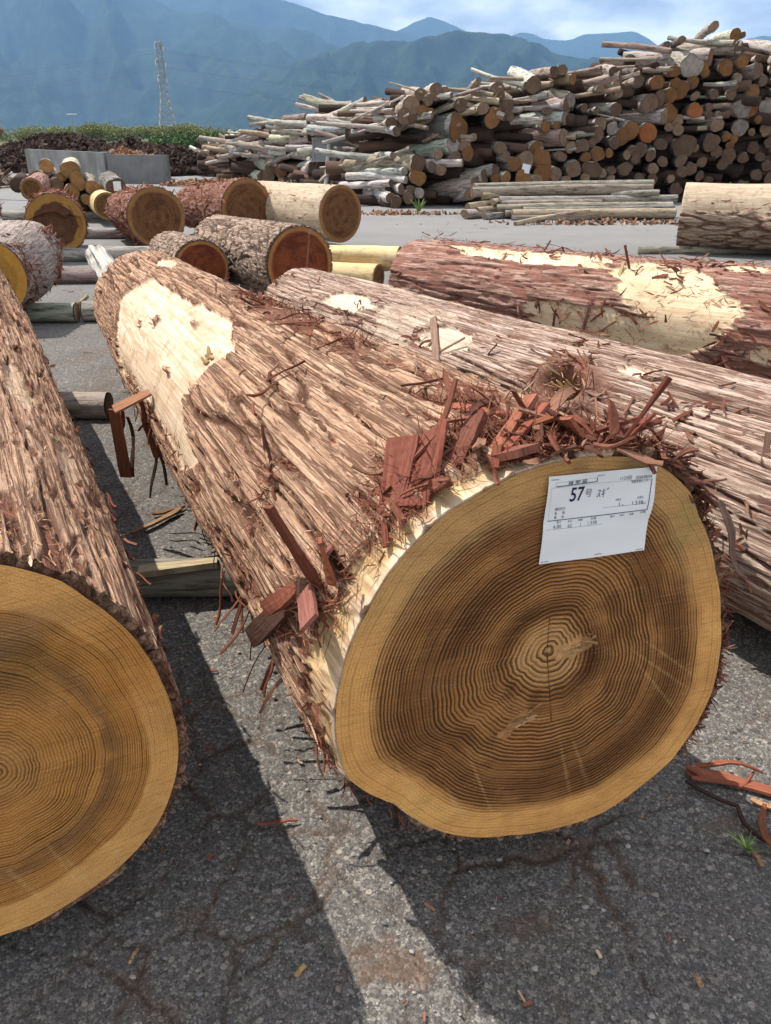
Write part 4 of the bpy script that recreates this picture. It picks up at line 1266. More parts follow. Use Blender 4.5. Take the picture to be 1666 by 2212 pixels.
plate(lgA, rootA, (695, 1305), (745, 1385), 0.036, rg, 0.05, PK, .007, off=.03)
plate(lgA, rootA, (690, 1300), (590, 1395), 0.042, rg, 0.03, DK, .012, off=.03, twist=.5)
plate(lgA, rootA, (680, 1300), (640, 1345), 0.030, rg, 0.05, RB, .010, off=.03, twist=.9)
plate(lgA, rootA, (900, 1110), (960, 960), 0.060, rg, 0.045, (0.220, 0.061, 0.038), .010, twist=.5)
plate(lgA, rootA, (860, 1130), (905, 985), 0.050, rg, 0.06, (0.242, 0.069, 0.045), .009, twist=-.4)
plate(lgA, rootA, (935, 1070), (985, 960), 0.030, rg, 0.06, (0.275, 0.078, 0.050), .007, twist=.9)
plate(lgA, rootA, (985, 1010), (1045, 935), 0.040, rg, 0.05, (0.187, 0.062, 0.040), .010, twist=.4)
plate(lgA, rootA, (1070, 985), (1150, 905), 0.020, rg, 0.07, (0.363, 0.125, 0.072), .010)
plate(lgA, rootA, (1080, 1000), (1180, 915), 0.014, rg, 0.06, (0.308, 0.086, 0.050), .008)
plate(lgA, rootA, (1075, 945), (1200, 935), 0.014, rg, 0.05, OR, .006)
plate(lgA, rootA, (1175, 905), (1235, 965), 0.034, rg, 0.05, (0.330, 0.105, 0.058), .006, twist=.7)
plate(lgA, rootA, (1250, 940), (1370, 905), 0.016, rg, 0.07, (0.242, 0.066, 0.040), .006)
plate(lgA, rootA, (1320, 950), (1395, 905), 0.022, rg, 0.09, (0.242, 0.062, 0.040), .005, twist=.8)
plate(lgA, rootA, (1330, 955), (1405, 925), 0.014, rg, 0.08, (0.176, 0.047, 0.029), .005, twist=.8, flat=False)
plate(lgA, rootA, (1095, 985), (1150, 1000), 0.05, rg, 0.03, (0.264, 0.090, 0.061), .012)
plate(lgA, rootA, (1075, 1020), (1085, 985), 0.016, rg, 0.02, RB, .008)
plate(lgA, rootA, (850, 1200), (850, 1150), 0.010, rg, 0.01, RB, .005)
plate(lgA, rootA, (965, 880), (1125, 905), 0.018, rg, 0.012, (0.462, 0.140, 0.086), .006, twist=1.2)
for px, n in (((452, 775), 6),):
    S0, T0 = lgA.hit(*px)
    for i in range(n):
        b = lgA.pos(np.array([S0 + rg.normal() * .02]), np.array([T0 + rg.normal() * .03]), np.array([lgA.rad(np.array([S0]), np.array([T0]))[0] + .003]))[0]
        N = lgA.normal(T0)
        shred(rootA, b, lgA.ax + rg.normal(size=3) * .3, N, rg.uniform(.02, .06), rg.uniform(.006, .016), rg, curl=0, twist=0, thick=.006, color=[(.30, .20, .10), (.46, .30, .14)][i % 2], name='bark_flake')
# big strip broken outwards and hanging at the far left
b, N, T = surf(lgA, (325, 850), 0.01)
tp = at_depth(246, 885, b[1] - .05)
shred(rootA, b, tp - b, np.array([0, 0, 1.0]), np.linalg.norm(tp - b), 0.05, rg, curl=0, twist=.2, thick=.008, color=(0.36, 0.17, 0.09), point=False)
shred(rootA, tp, (0.02, 0, -1), (-.4, -1, 0), 0.25, 0.045, rg, curl=0, twist=.2, thick=.008, color=(0.27, 0.095, 0.045), point=False)
for x, y, ln, w, c in ((312, 890, .17, .03, OR), (275, 900, .22, .015, DK), (325, 930, .26, .010, (.03, .02, .018)), (345, 960, .15, .012, DK), (260, 870, .10, .012, RB), (300, 860, .12, .02, RB)):
    b, N, T = surf(lgA, (max(x, 318), y), 0.01)
    q = at_depth(x, y, b[1] - .03)
    shred(rootA, q, (rg.normal() * .06, rg.normal() * .06, -1), (-.5, -1, 0), ln, w, rg, curl=0.02, twist=.4, thick=.005, color=c, point=True)
# dangling strips beside the near bearer
for (x, y), (x2, y2), w, c in (((490, 1225), (500, 1300), .016, (.5, .27, .19)), ((495, 1245), (468, 1350), .014, RB), ((600, 1440), (575, 1500), .01, RB), ((520, 1290), (545, 1340), .010, OR)):
    b, N, T = surf(lgA, (x, y), .02)
    tip = at_depth(x2, y2, b[1] - .06)
    shred(rootA, b, tip - b, N, np.linalg.norm(tip - b), w, rg, curl=.05, twist=.4, thick=.004, color=c)
# hanging strip at the right of the cut
b = fa(1535, 1075)[2] + np.array([.01, -.005, 0])
tip = fa(1600, 1240)[2] + np.array([.0, -.01, 0])
shred(rootA, b, tip - b, (.4, -.9, 0), np.linalg.norm(tip - b), 0.014, rg, curl=.03, twist=.3, thick=.003, color=(.25, .16, .12))
for i in range(26):
    x, y = 1430 + 110 * rg.random(), 0
    y = 985 + (x - 1430) * 0.85 + rg.normal() * 8
    b = fa(x, y)[2] + lgA.ax * rg.uniform(0, .03)
    shred(rootA, b, lgA.e * rg.uniform(.2, 1) + np.array([0, 0, rg.normal() * .5]) - lgA.ax * rg.random() * .8, (0, 0, 1), rg.uniform(.02, .06), rg.uniform(.006, .02), rg, curl=-.3, thick=.003, color=(.17, .065, .045))
for i in range(22):
    x = 1480 + 75 * rg.random()
    y = 1480 + 120 * rg.random()
    b = fa(min(x, 1545 - (y - 1480) * .5), y)[2] + lgA.ax * .01 + lgA.e * .008
    shred(rootA, b, lgA.e * .6 + np.array([0, 0, -.6]) + rg.normal(size=3) * .4, lgA.e, rg.uniform(.015, .04), rg.uniform(.004, .012), rg, thick=.003, color=(.11, .05, .035))

# splinters standing in the two torn spots of the cut
for (xa, ya), (xb, yb), n in (((1205, 1412), (1262, 1384), 16), ((1090, 1582), (1142, 1534), 10)):
    for i in range(n):
        t = rg.random()
        q = fa(xa + (xb - xa) * t + rg.normal() * 4, ya + (yb - ya) * t + rg.normal() * 5)[2] - lgA.ax * .004
        d = (fa(xb, yb)[2] - fa(xa, ya)[2]); d /= np.linalg.norm(d)
        shred(faceA, q, d + rg.normal(size=3) * .35 - lgA.ax * .15, -lgA.ax, rg.uniform(.012, .03), rg.uniform(.002, .006), rg, curl=.15, thick=.0015, color=[(.55, .32, .14), (.66, .43, .20), (.40, .22, .09)][i % 3], name='wood_splinter', seg=5)

# ---- left foreground log
B_C, B_AZ, B_SK, B_R0 = (-0.631, 0.875, 0.464), 0.49, 0.034, 0.345
B_rim = [(0, 1215), (60, 1228), (130, 1250), (190, 1290), (250, 1335), (310, 1400), (350, 1470), (375, 1540), (386, 1600), (383, 1660), (368, 1720), (340, 1780), (300, 1830), (230, 1895), (150, 1950), (70, 1995), (0, 2020)]
ob = outline_from(B_C, B_AZ, B_SK, B_rim)
ths = np.concatenate([ob[0], np.array([130, 160, 190, 220]) * np.pi / 180])
rds = np.concatenate([ob[1], np.full(4, B_R0 * 1.04)])
ix = np.argsort(ths)
lgB = Log(B_C, B_AZ, B_R0, 0.385, 3.7, B_SK, seed=9, lump=0.012, outline=np.array([ths[ix], rds[ix] / B_R0]))
rootB = empty('cedar_log', (B_C[0], B_C[1], 0))
tag(rootB, 'large cedar log cut off by the left edge, with honey coloured cut end', 'log')
_BR = [lgB.poly([(80, 1130), (105, 1125), (125, 1200), (150, 1255), (100, 1250), (88, 1190)])]
_BP = [lgB.poly([(0, 780), (40, 800), (75, 870), (60, 890), (20, 850)]), lgB.poly([(120, 960), (150, 980), (170, 1040), (150, 1040), (125, 1000)])]
def redB(S, th, u, v, nb):
    k = np.zeros_like(S)
    for P in _BR: k = np.maximum(k, in_poly(S + .012 * nb, th + .02 * nb, P).astype(float))
    tdeg = np.degrees(th)
    return np.maximum(k, .9 * smooth(.25, .6, nb + .3 * smooth(45, 10, tdeg)) * (tdeg > -40))
def peelB(S, th, u, v, nb):
    k = np.zeros_like(S)
    for P in _BP: k = np.maximum(k, .55 * in_poly(S + .03 * nb, th + .05 * nb, P))
    return k
build_bark(lgB, rootB, MAT['sugi'], 'sugi', 330, 330, peelB, redB, twist=-.05, ang_lo=-60, ang_hi=150)
fb = lambda x, y: pxface(lgB, B_C, B_AZ, B_SK, x, y)
def recolB(fc, amp, rho, th, u, v):
    f = fb(40, 1440)
    s = 1 - smooth(.03, .11, np.hypot(u - f[0], (v - f[1]) * 1.8) + .05 * noise(u * 14, v * 14, .5, 9))
    fc = fc + (np.array([.30, .155, .04]) - fc) * .85 * s[:, None]
    f = fb(30, 1370)
    s = 1 - smooth(.02, .08, np.hypot((u - f[0]) * .6, (v - f[1]) * 1.6) + .03 * noise(u * 14, v * 14, .5, 19))
    fc = fc + (np.array([.22, .15, .085]) - fc) * .5 * s[:, None]
    for a, b, w in (((200, 1800), (300, 1880), .006), ((140, 1850), (220, 1940), .005), ((310, 1700), (370, 1740), .004), ((100, 1820), (180, 1920), .004), ((20, 1880), (110, 1960), .006)):
        dd, t = dseg(u, v, fb(*a), fb(*b))
        s = (1 - smooth(w * .3, w, dd + .002 * noise(u * 90, v * 90, .5, 8))) * .25
        fc = fc + (np.array([.92, .60, .25]) - fc) * s[:, None]
    return fc, amp
build_face(lgB, rootB, 'sugi_left', nr=150, na=420, rings=60, pith=fb(-5, 1665)[:2], recolor=recolB, ringpow=1.2, contrast=.62, depth=lambda U, V, RH: .0012 * noise(U * 9, V * 30, .5, 6))
build_face(lgB, rootB, 'brown', nr=8, na=60, far=True)
fibres(lgB, rootB, 8000, (0.01, 4.0), (-40, 110), (0.008, 0.035), (0.0008, 0.0022), 21, lift=0.10, cross=0.5, tintlo=.2, tinthi=.85)
fibres(lgB, rootB, 350, (0.01, 3.7), (-30, 100), (0.03, 0.09), (0.002, 0.006), 22, lift=0.07, cross=0.22, name='bark_flakes', tintlo=.25)
fibres(lgB, rootB, 2800, (0.0, 3.5), (-45, 25), (0.008, 0.03), (0.001, 0.003), 23, lift=0.4, cross=0.9, tinthi=.6, spow=1.2)
rg = np.random.default_rng(31)
for px, n in (((290, 1150), 7), ((255, 1130), 5), ((180, 960), 6), ((320, 1270), 6), ((340, 1350), 7), ((240, 1090), 5), ((150, 890), 6), ((100, 780), 7), ((60, 720), 6), ((40, 760), 5), ((360, 1430), 4), ((30, 680), 6)):
    cluster(lgB, rootB, px, (n + 1) // 2, (.02, .06), (.004, .013), rg, spread=.035, along=.7, lift=.35)

# ---- right foreground log, greyer bark
lgC = Log((1.56, 1.36, 0.385), 0.555, 0.325, 0.285, 3.9, 0.0, seed=14, lump=0.014)
rootC = empty('cedar_log', (1.56, 1.36, 0))
tag(rootC, 'greyish weathered cedar log with a torn knot hole, right of the papered log', 'log')
_CP = [lgC.poly(p) for p in (
    [(690, 650), (740, 630), (790, 640), (810, 665), (770, 675), (720, 660)],
    [(905, 720), (960, 700), (1010, 720), (1010, 755), (960, 765), (900, 745)],
    [(1330, 785), (1400, 800), (1395, 815), (1340, 800)])]
_CS = [lgC.poly([(835, 655), (930, 665), (1000, 690), (900, 705), (880, 760), (830, 770), (800, 720)])]
def peelC(S, th, u, v, nb):
    k = np.zeros_like(S)
    for P in _CP: k = np.maximum(k, in_poly(S + .05 * nb, th + .07 * nb, P).astype(float))
    for P in _CS: k = np.maximum(k, .42 * in_poly(S + .04 * nb, th + .05 * nb, P))
    return k
kS, kT = lgC.hit(1215, 835)
def extraC(S, th, u, v, nb):
    d = np.hypot((S - kS) / 1.5, (th - kT) * lgC.r0)
    return 0.028 * np.exp(-((d - .075) / .03) ** 2) - 0.10 * np.exp(-(d / .045) ** 2)
def redC(S, th, u, v, nb):
    d = np.hypot((S - kS) / 1.6, (th - kT) * lgC.r0)
    return np.maximum(.9 * (1 - smooth(.06, .16, d + .05 * nb)), .7 * smooth(.45, .8, nb))
build_bark(lgC, rootC, MAT['sugi_grey'], 'sugi', 320, 400, peelC, redC, twist=.08, ang_lo=20, ang_hi=230, extra=extraC)
build_face(lgC, rootC, 'brown', nr=20, na=80)
build_face(lgC, rootC, 'brown', nr=8, na=60, far=True)
fibres(lgC, rootC, 8000, (0.0, 3.9), (50, 215), (0.008, 0.035), (0.0008, 0.0022), 41, lift=0.10, peel=peelC, cross=0.6, spow=1.1)
fibres(lgC, rootC, 500, (0.0, 3.9), (50, 215), (0.03, 0.09), (0.002, 0.006), 42, lift=0.07, peel=peelC, cross=0.22, name='bark_flakes', tintlo=.4, spow=1.1)
rg = np.random.default_rng(51)
kb, kN, kT_ = surf(lgC, (1215, 835), 0.02)
for i in range(70):          # shredded rim of the knot hole
    a = rg.random() * 2 * np.pi
    rr0 = .07 + .035 * rg.random()
    b = kb + lgC.ax * math.cos(a) * rr0 * 1.5 + kT_ * math.sin(a) * rr0
    d = -math.sin(a) * lgC.ax + math.cos(a) * kT_ * .8 + kN * rg.normal() * .35 + rg.normal(size=3) * .25
    shred(rootC, b, d, kN, rg.uniform(.05, .15), rg.uniform(.003, .009), rg, curl=rg.normal() * .3, thick=.002, color=[(.27, .10, .06), (.36, .17, .10), (.20, .075, .045), (.44, .26, .17)][i % 4])
for i in range(16):          # pale splinters inside it
    b = kb - kN * .05 + lgC.ax * rg.normal() * .03 + kT_ * rg.normal() * .03
    shred(rootC, b, kN * rg.uniform(.5, 1) + rg.normal(size=3) * .45 + np.array([-.2, -.2, 0]), kN, rg.uniform(.05, .10), rg.uniform(.004, .012), rg, curl=.2, thick=.003, color=[(.72, .55, .24), (.80, .66, .36), (.62, .42, .16)][i % 3], name='wood_splinter')
plate(lgC, rootC, (938, 690), (950, 795), .030, rg, .03, (.33, .21, .15), .010, off=.02)
plate(lgC, rootC, (950, 760), (1010, 735), .008, rg, .03, (.30, .17, .12), .005)
plate(lgC, rootC, (1652, 1000), (1666, 940), .018, rg, .02, (.12, .07, .05), .007)
for px, n in (((760, 670), 7), ((800, 680), 5), ((620, 600), 6), ((700, 625), 5), ((1290, 730), 8), ((1340, 750), 6), ((1220, 770), 8), ((1270, 790), 7), ((1440, 900), 5), ((1550, 890), 6), ((1500, 930), 5), ((1600, 1100), 5), ((1580, 1170), 6), ((1380, 830), 4), ((1480, 880), 4), ((1060, 760), 5), ((900, 760), 5), ((1560, 1210), 6)):
    cluster(lgC, rootC, px, n, (.02, .07), (.003, .012), rg, spread=.05, along=.6, lift=.35)

# ---- long reddish log behind it
lgD = Log((3.39, 2.71, 0.435), R(52.5), 0.34, 0.325, 4.0, 0.0, seed=19, lump=0.02)
rootD = empty('cedar_log', (3.39, 2.71, 0))
tag(rootD, 'long cedar log with red inner bark and bare cream patches', 'log')
_DP = [lgD.poly(p) for p in (
    [(955, 515), (1100, 525), (1230, 545), (1330, 560), (1320, 585), (1230, 582), (1120, 574), (1010, 552), (955, 535)],
    [(1140, 648), (1250, 652), (1390, 688), (1460, 690), (1560, 705), (1560, 742), (1450, 778), (1330, 768), (1230, 735), (1150, 692)],
    [(1320, 585), (1420, 560), (1540, 600), (1610, 660), (1590, 712), (1450, 705), (1380, 675), (1340, 632)],
    [(1560, 562), (1664, 570), (1664, 590), (1590, 585)], [(1615, 750), (1664, 755), (1664, 790), (1640, 785)])]
def peelD(S, th, u, v, nb):
    k = np.zeros_like(S)
    for P in _DP: k = np.maximum(k, in_poly(S + .06 * nb, th + .07 * nb, P).astype(float))
    return k
def redD(S, th, u, v, nb): return smooth(-.05, .45, nb + .10) * .85
def extraD(S, th, u, v, nb):
    # two swellings run along the flank, as on a fluted butt
    return .030 * np.cos(3 * (th - 2.4)) * smooth(1.2, 3.6, S) * (th > 1.2)
build_bark(lgD, rootD, MAT['sugi_red'], 'sugi', 260, 330, peelD, redD, twist=.06, ang_lo=10, ang_hi=230, extra=extraD, endpow=0.1)
build_face(lgD, rootD, 'brown', nr=16, na=70)
build_face(lgD, rootD, 'brown', nr=8, na=60, far=True)
fibres(lgD, rootD, 6000, (0.0, 4.0), (50, 215), (0.015, 0.05), (0.0015, 0.003), 61, lift=0.25, cross=1.0, spow=.9, tinthi=.5)
fibres(lgD, rootD, 400, (0.0, 4.0), (50, 215), (0.04, 0.10), (0.003, 0.009), 62, lift=0.2, cross=.3, name='bark_flakes', spow=.9, tinthi=.7)
rg = np.random.default_rng(71)
for px, n in (((1060, 570), 9), ((1130, 590), 8), ((1100, 610), 8), ((1180, 540), 8), ((1300, 555), 8), ((1240, 600), 6), ((1330, 640), 8), ((1390, 690), 7), ((1470, 580), 9), ((1440, 600), 7), ((1560, 590), 8), ((1620, 580), 6), ((1150, 660), 6), ((1280, 700), 5), ((1520, 800), 6), ((1580, 770), 7), ((1620, 720), 6), ((990, 545), 6), ((940, 515), 7), ((1190, 700), 6), ((1560, 740), 5), ((870, 580), 5)):
    cluster(lgD, rootD, px, n, (.03, .10), (.005, .018), rg, spread=.07, along=.55, lift=.4)
plate(lgD, rootD, (1255, 730), (1285, 655), .016, rg, .06, (.22, .09, .06), .006, flat=False)
plate(lgD, rootD, (1330, 620), (1350, 572), .016, rg, .04, (.5, .38, .2), .006)
plate(lgD, rootD, (1360, 580), (1353, 558), .012, rg, .08, (.2, .07, .05), .006, flat=False)
plate(lgD, rootD, (1560, 760), (1585, 800), .022, rg, .08, (.2, .07, .05), .006)
plate(lgD, rootD, (1500, 810), (1580, 770), .012, rg, .05, (.24, .09, .06), .005)

# ------------------------------------------------------------------ bearers under the logs
rg = np.random.default_rng(5)
BEAR = (0.30, 0.265, 0.22)
def bearer(xa, xb, Y, r, label, dy=0.0, col=BEAR):
    return slog((xa, Y, r), (xb, Y + dy, r), r, r * rg.uniform(.92, 1.05), rg, col, (.30, .22, .14), 'bearer', label, 'timber', 'bearers under the logs', nang=18, rough=.05, bend=.008, nlen=16)
bearer(-1.75, 0.55, 2.12, .062, 'split weathered bearer nearest the camera, between the two front logs', .08)
bearer(-0.95, 0.62, 3.86, .066, 'weathered bearer piece under the middle of the papered log', .05)
bearer(-2.6, -1.46, 3.86, .068, 'weathered bearer piece under the middle of the left log', .03)
bearer(-3.9, -2.46, 6.20, .078, 'round grey bearer left of the gap behind the papered log', .0)
bearer(-2.42, -0.4, 6.25, .078, 'round bearer with pale top edge behind the papered log', .05)
bearer(-4.4, -2.75, 8.05, .075, 'short grey bearer under the dirty rounded log', .0)
bearer(-2.72, -0.6, 8.10, .072, 'bearer with a yellow split top, left of the red faced logs', .03)
bearer(-4.6, -3.45, 9.55, .078, 'smooth grey bearer in front of the notched log', .0, (.36, .34, .30))
bearer(-3.42, -0.2, 9.60, .080, 'long pale bearer in front of the shaggy log', .05, (.38, .35, .29))
bearer(-5.6, -3.0, 11.8, .075, 'bearer seen in the gap between the notched and the shaggy log', .0)
bearer(-6.8, -3.6, 14.6, .075, 'farthest pale bearer under the small end-on log', .0, (.42, .39, .33))
bearer(0.3, 3.2, 6.9, .07, 'bearer hidden behind the red barked log', .0)
bearer(1.0, 2.6, 2.6, .06, 'bearer under the greyish log at the right', .05)
bearer(3.2, 7.6, 10.2, .045, 'bearer under the cream log at the right edge', .0)
# split upper slab lying on the nearest bearer
p = on_ground(300, 1235, .12); q = on_ground(470, 1215, .13)
shred(tag(empty('timber_slab', (p[0], p[1], .0)), 'pale split slab lying on the nearest bearer', 'timber'), p, q - p, (0, 0, 1), np.linalg.norm(q - p), .045, rg, curl=0, twist=.1, thick=.02, color=(.52, .42, .26), point=False, name='slab')

# ------------------------------------------------------------------ logs of the middle distance
def midlog(c, az, r0, r1, L, style, mat, face, label, seed, name='log', na=130, nl=110, peel=None, red=None, sk=0.0, depth=None, recolor=None, shreds=0, fib=0, trange=(40, 215), lump=.015, rings=30, tl=(.06, .2), tw=(.008, .025), extra=None, outline=None, ang=(-40, 220)):
    lg = Log(c, az, r0, r1, L, sk, seed=seed, lump=lump, outline=outline)
    root = empty(name, (c[0], c[1], 0))
    tag(root, label, 'log')
    build_bark(lg, root, MAT[mat], style, na, nl, peel, red, endpow=0.2, ang_lo=ang[0], ang_hi=ang[1], extra=extra, rag=.02)
    build_face(lg, root, face, nr=40, na=110, rings=rings, pith=(.02 * math.sin(seed), .02 * math.cos(seed)), depth=depth, recolor=recolor)
    build_face(lg, root, 'brown', nr=6, na=40, far=True)
    rg = np.random.default_rng(seed + 100)
    if fib:
        fibres(lg, root, fib, (0, L), trange, (.03, .12), (.004, .014), seed, lift=.3, cross=.6, spow=1.0, tinthi=.6)
    for i in range(shreds):
        S = rg.random() ** 1.5 * L * .7; th = R(rg.uniform(*trange))
        r = float(lg.rad(np.array([S]), np.array([th]))[0]) + .012
        b = lg.pos(np.array([S]), np.array([th]), np.array([r]))[0]
        N, T = lg.normal(th), lg.tang(th)
        a = rg.normal() * .6
        dn = np.array([0, 0, -.5]) if math.cos(th) * math.cos(th) > .5 else np.zeros(3)
        shred(root, b, math.cos(a) * lg.ax * rg.choice([-1, 1]) + math.sin(a) * T + N * abs(rg.normal()) * .2 + dn, N, rg.uniform(*tl), rg.uniform(*tw), rg, curl=rg.normal() * .15, droop=.15, thick=.006)
    return lg, root
ONE = lambda S, th, u, v, nb: np.ones_like(S)
shag = lambda S, th, u, v, nb: smooth(-.35, .25, nb)
mostly = lambda S, th, u, v, nb: (nb < .62).astype(float)
m_ = bark_near('peeled_pale_log', (0.5, .4, .3, 1), (.4, .3, .22, 1), (.2, .13, .09, 1), (.22, .11, .07, 1), (.58, .46, .335, 1), (.40, .30, .205, 1)); MAT['peeled'] = m_
m_ = bark_near('peeled_yellow_log', (0.5, .4, .3, 1), (.4, .3, .22, 1), (.2, .13, .09, 1), (.3, .2, .1, 1), (.72, .56, .32, 1), (.60, .43, .21, 1)); MAT['peeled_y'] = m_
m_ = bark_near('dusty_bark', (0.50, .41, .36, 1), (.42, .34, .30, 1), (.26, .20, .17, 1), (.20, .13, .10, 1), (.6, .5, .4, 1), (.5, .4, .3, 1), .5); MAT['dusty'] = m_

midlog((-.57, 10.45, .45), R(42), .345, .33, 2.6, 'smooth', 'peeled', 'brown', 'pale peeled log with a brown cut end, right of the shaggy row', 201, peel=mostly, fib=120)
midlog((-1.83, 10.95, .47), R(36), .370, .27, 1.9, 'sugi', 'sugi_shag', 'brown', 'thick shaggy cedar log with brown cut end, left of the peeled one', 202, red=shag, shreds=40, fib=900, trange=(60, 230))
midlog((-2.79, 10.0, .45), R(27), .343, .27, 2.0, 'sugi', 'sugi_shag', 'brown', 'shaggy red cedar log with grey brown cut end above the pale bearer', 203, red=shag, shreds=46, fib=900, trange=(40, 240))
def stepH4(U, V, RH):
    f = .08 + .05 * np.cos(U * 7) - .05 * np.exp(-((U - .10) / .04) ** 2)
    return .045 * (1 - smooth(f - .012, f + .004, V)) * (1 - smooth(.86, .9, RH))
midlog((-3.82, 9.49, .425), R(21), .325, .30, 1.7, 'sugi', 'sugi_shag', 'yellow', 'cedar log whose cut end has a curved felling step', 204, red=shag, shreds=40, fib=700, trange=(-30, 150), depth=stepH4)
midlog((-5.45, 10.6, .42), R(20), .32, .30, 1.8, 'sugi', 'sugi_grey', 'yellow', 'grey brown log cut by the left edge, beside the notched log', 205, shreds=30, fib=500, trange=(-30, 120), red=shag)
midlog((-4.54, 13.5, .31), R(24), .215, .20, 2.6, 'smooth', 'peeled_y', 'pale', 'small pale log seen end-on in the gap behind the shaggy log', 206, peel=mostly, na=70, nl=50)
midlog((-5.35, 12.6, .62), R(18), .15, .15, 2.0, 'sugi', 'sugi_red', 'pale', 'orange cut end peeping over the logs at the left edge', 207, na=60, nl=40)
midlog((-1.56, 6.78, .325), R(27), .227, .205, 1.15, 'pine', 'pine', 'red', 'short scaly log with dark red cut end half hidden by the papered log', 208, rings=26, lump=.01)
midlog((-.70, 6.57, .392), R(33), .292, .265, 1.75, 'pine', 'pine', 'red', 'larger scaly log with wide red cut end and a pale crack', 209, rings=34, lump=.01, na=190, nl=130,
       recolor=lambda fc, amp, rho, th, u, v: (fc + (np.array([.5, .3, .2]) - fc) * (.7 * (1 - smooth(.003, .008, np.abs(u - .06 - v * .15 + .006 * noise(v * 20, u * 4, .5, 3)))) * (v > -.02))[:, None], amp * .6))
def notchI(U, V, RH):
    f = .02 - U * .25
    return .07 * (1 - smooth(f - .01, f + .01, V)) * (1 - smooth(.12, .15, U))
def recI(fc, amp, rho, th, u, v):
    f = .02 - u * .25
    k = smooth(f - .01, f + .01, v)
    fc = fc + (np.array([.62, .31, .055]) - fc) * (np.maximum(k, smooth(.12, .16, u)) * .85)[:, None]
    return fc, amp * .5
midlog((-2.93, 5.85, .40), R(9), .275, .29, 1.15, 'smooth', 'dusty', 'yellow', 'dusty rounded log with a notched yellow cut end at the left edge', 210, depth=notchI, recolor=recI, fib=900, trange=(-60, 60), shreds=16, lump=.03, extra=lambda S, th, u, v, nb: .04 * np.exp(-((S - .55) / .3) ** 2))
# two thin peeled logs, one on the other
for c, r, az, L, lab, sd in (((.13, 7.14, .36), .105, R(73), .95, 'upper of two thin peeled yellow logs beside the red barked log', 211), ((-.06, 7.02, .215), .118, R(66), .95, 'lower of two thin peeled yellow logs beside the red barked log', 212)):
    midlog(c, az, r, r * .92, L, 'smooth', 'peeled_y', 'brown', lab, sd, peel=mostly, na=70, nl=60, lump=.03, rings=14)
# cream log at the right edge
_pe = lambda S, th, u, v, nb: (np.degrees(np.mod(th, 2 * np.pi)) < 172 + 14 * nb).astype(float)
def extraE(S, th, u, v, nb):
    d = np.hypot((S - 2.62) / 1.4, (th - R(192)) * .37)
    return .06 * np.exp(-(d / .12) ** 2)
midlog((7.22, 9.0, .46), R(67), .38, .37, 3.75, 'ropy', 'peeled', 'brown', 'thick log at the right edge, cream above and ropy bark below', 213, peel=_pe, na=170, nl=170, fib=300, trange=(150, 230), extra=extraE, ang=(30, 240), shreds=10)
# whitish gnarled stub behind the far end of the papered log
a, b = at_depth(207, 545, 5.35), at_depth(262, 612, 4.95)
o = slog(a, b, .055, .085, rg, (.66, .60, .55), (.7, .65, .6), 'branch_stub', 'gnarled whitish branch stub sticking up beyond the papered log', 'branch', nang=22, rough=.28, bend=.05, nlen=22)

# small stack of end-on logs at the left
rg = np.random.default_rng(15)
names = ['single log on top left of the small stack', 'cream edged log on top of the small stack', 'large log at the left of the small stack', 'greyish log in the middle of the small stack', 'round orange log at the right shoulder of the small stack', 'small log tucked under the top one of the small stack', 'cream sided log at the lower left of the small stack', 'log low on the left of the small stack', 'log low in the middle of the small stack', 'split log low on the right of the small stack', 'dark ended log set apart right of the small stack', 'thin log at the foot of the small stack']
for i, (x, y, r) in enumerate(((100, 358, 13), (151, 366, 17), (83, 392, 20), (123, 398, 13), (169, 390, 16), (134, 381, 10), (62, 408, 14), (78, 422, 16), (109, 417, 12), (156, 413, 14), (203, 408, 16), (187, 431, 10))):
    Y = 14.2 + .5 * rg.random()
    c = at_depth(x, y, Y); rm = r / FPX * Y
    L = 2.4; az = R(20 + 3 * rg.normal())
    slog(c, c + np.array([-math.sin(az) * L, math.cos(az) * L, rg.normal() * .05]), rm, rm * .95, rg, (.55, .46, .34) if i in (1, 6) else BROWN, (.34, .185, .072) if i != 3 else (.25, .17, .105), 'log', names[i], 'log', 'small stack of end-on logs', nang=22, rough=.04, bend=.01)
# what is buried inside the stack
g = Geo()
for i in range(14):
    c = np.array([-6.7 + rg.random() * 2.0, 14.6 + rg.random() * .6, .14 + .5 * rg.random() * (i % 3 > 0)])
    g.bar(c, c + np.array([-.8, 2.1, 0]), .13, 14, a=.2)
tag(g.build('buried_logs', MAT['heap'], smooth_=True), 'dark logs buried inside the small stack', kind='stuff')
g = Geo(); c = at_depth(250, 402, 14.0); g.box(c, (.09, .002, .075)); tag(g.build('paper_slip', MAT['white_metal']), 'white paper slip on a dark log end above the gap', 'paper')
c = at_depth(252, 408, 14.03)
slog(c, c + np.array([-.8, 2.2, 0]), .17, .17, rg, DARK, (.12, .075, .06), 'log', 'dark ended log carrying a small white slip', 'log', nang=20)

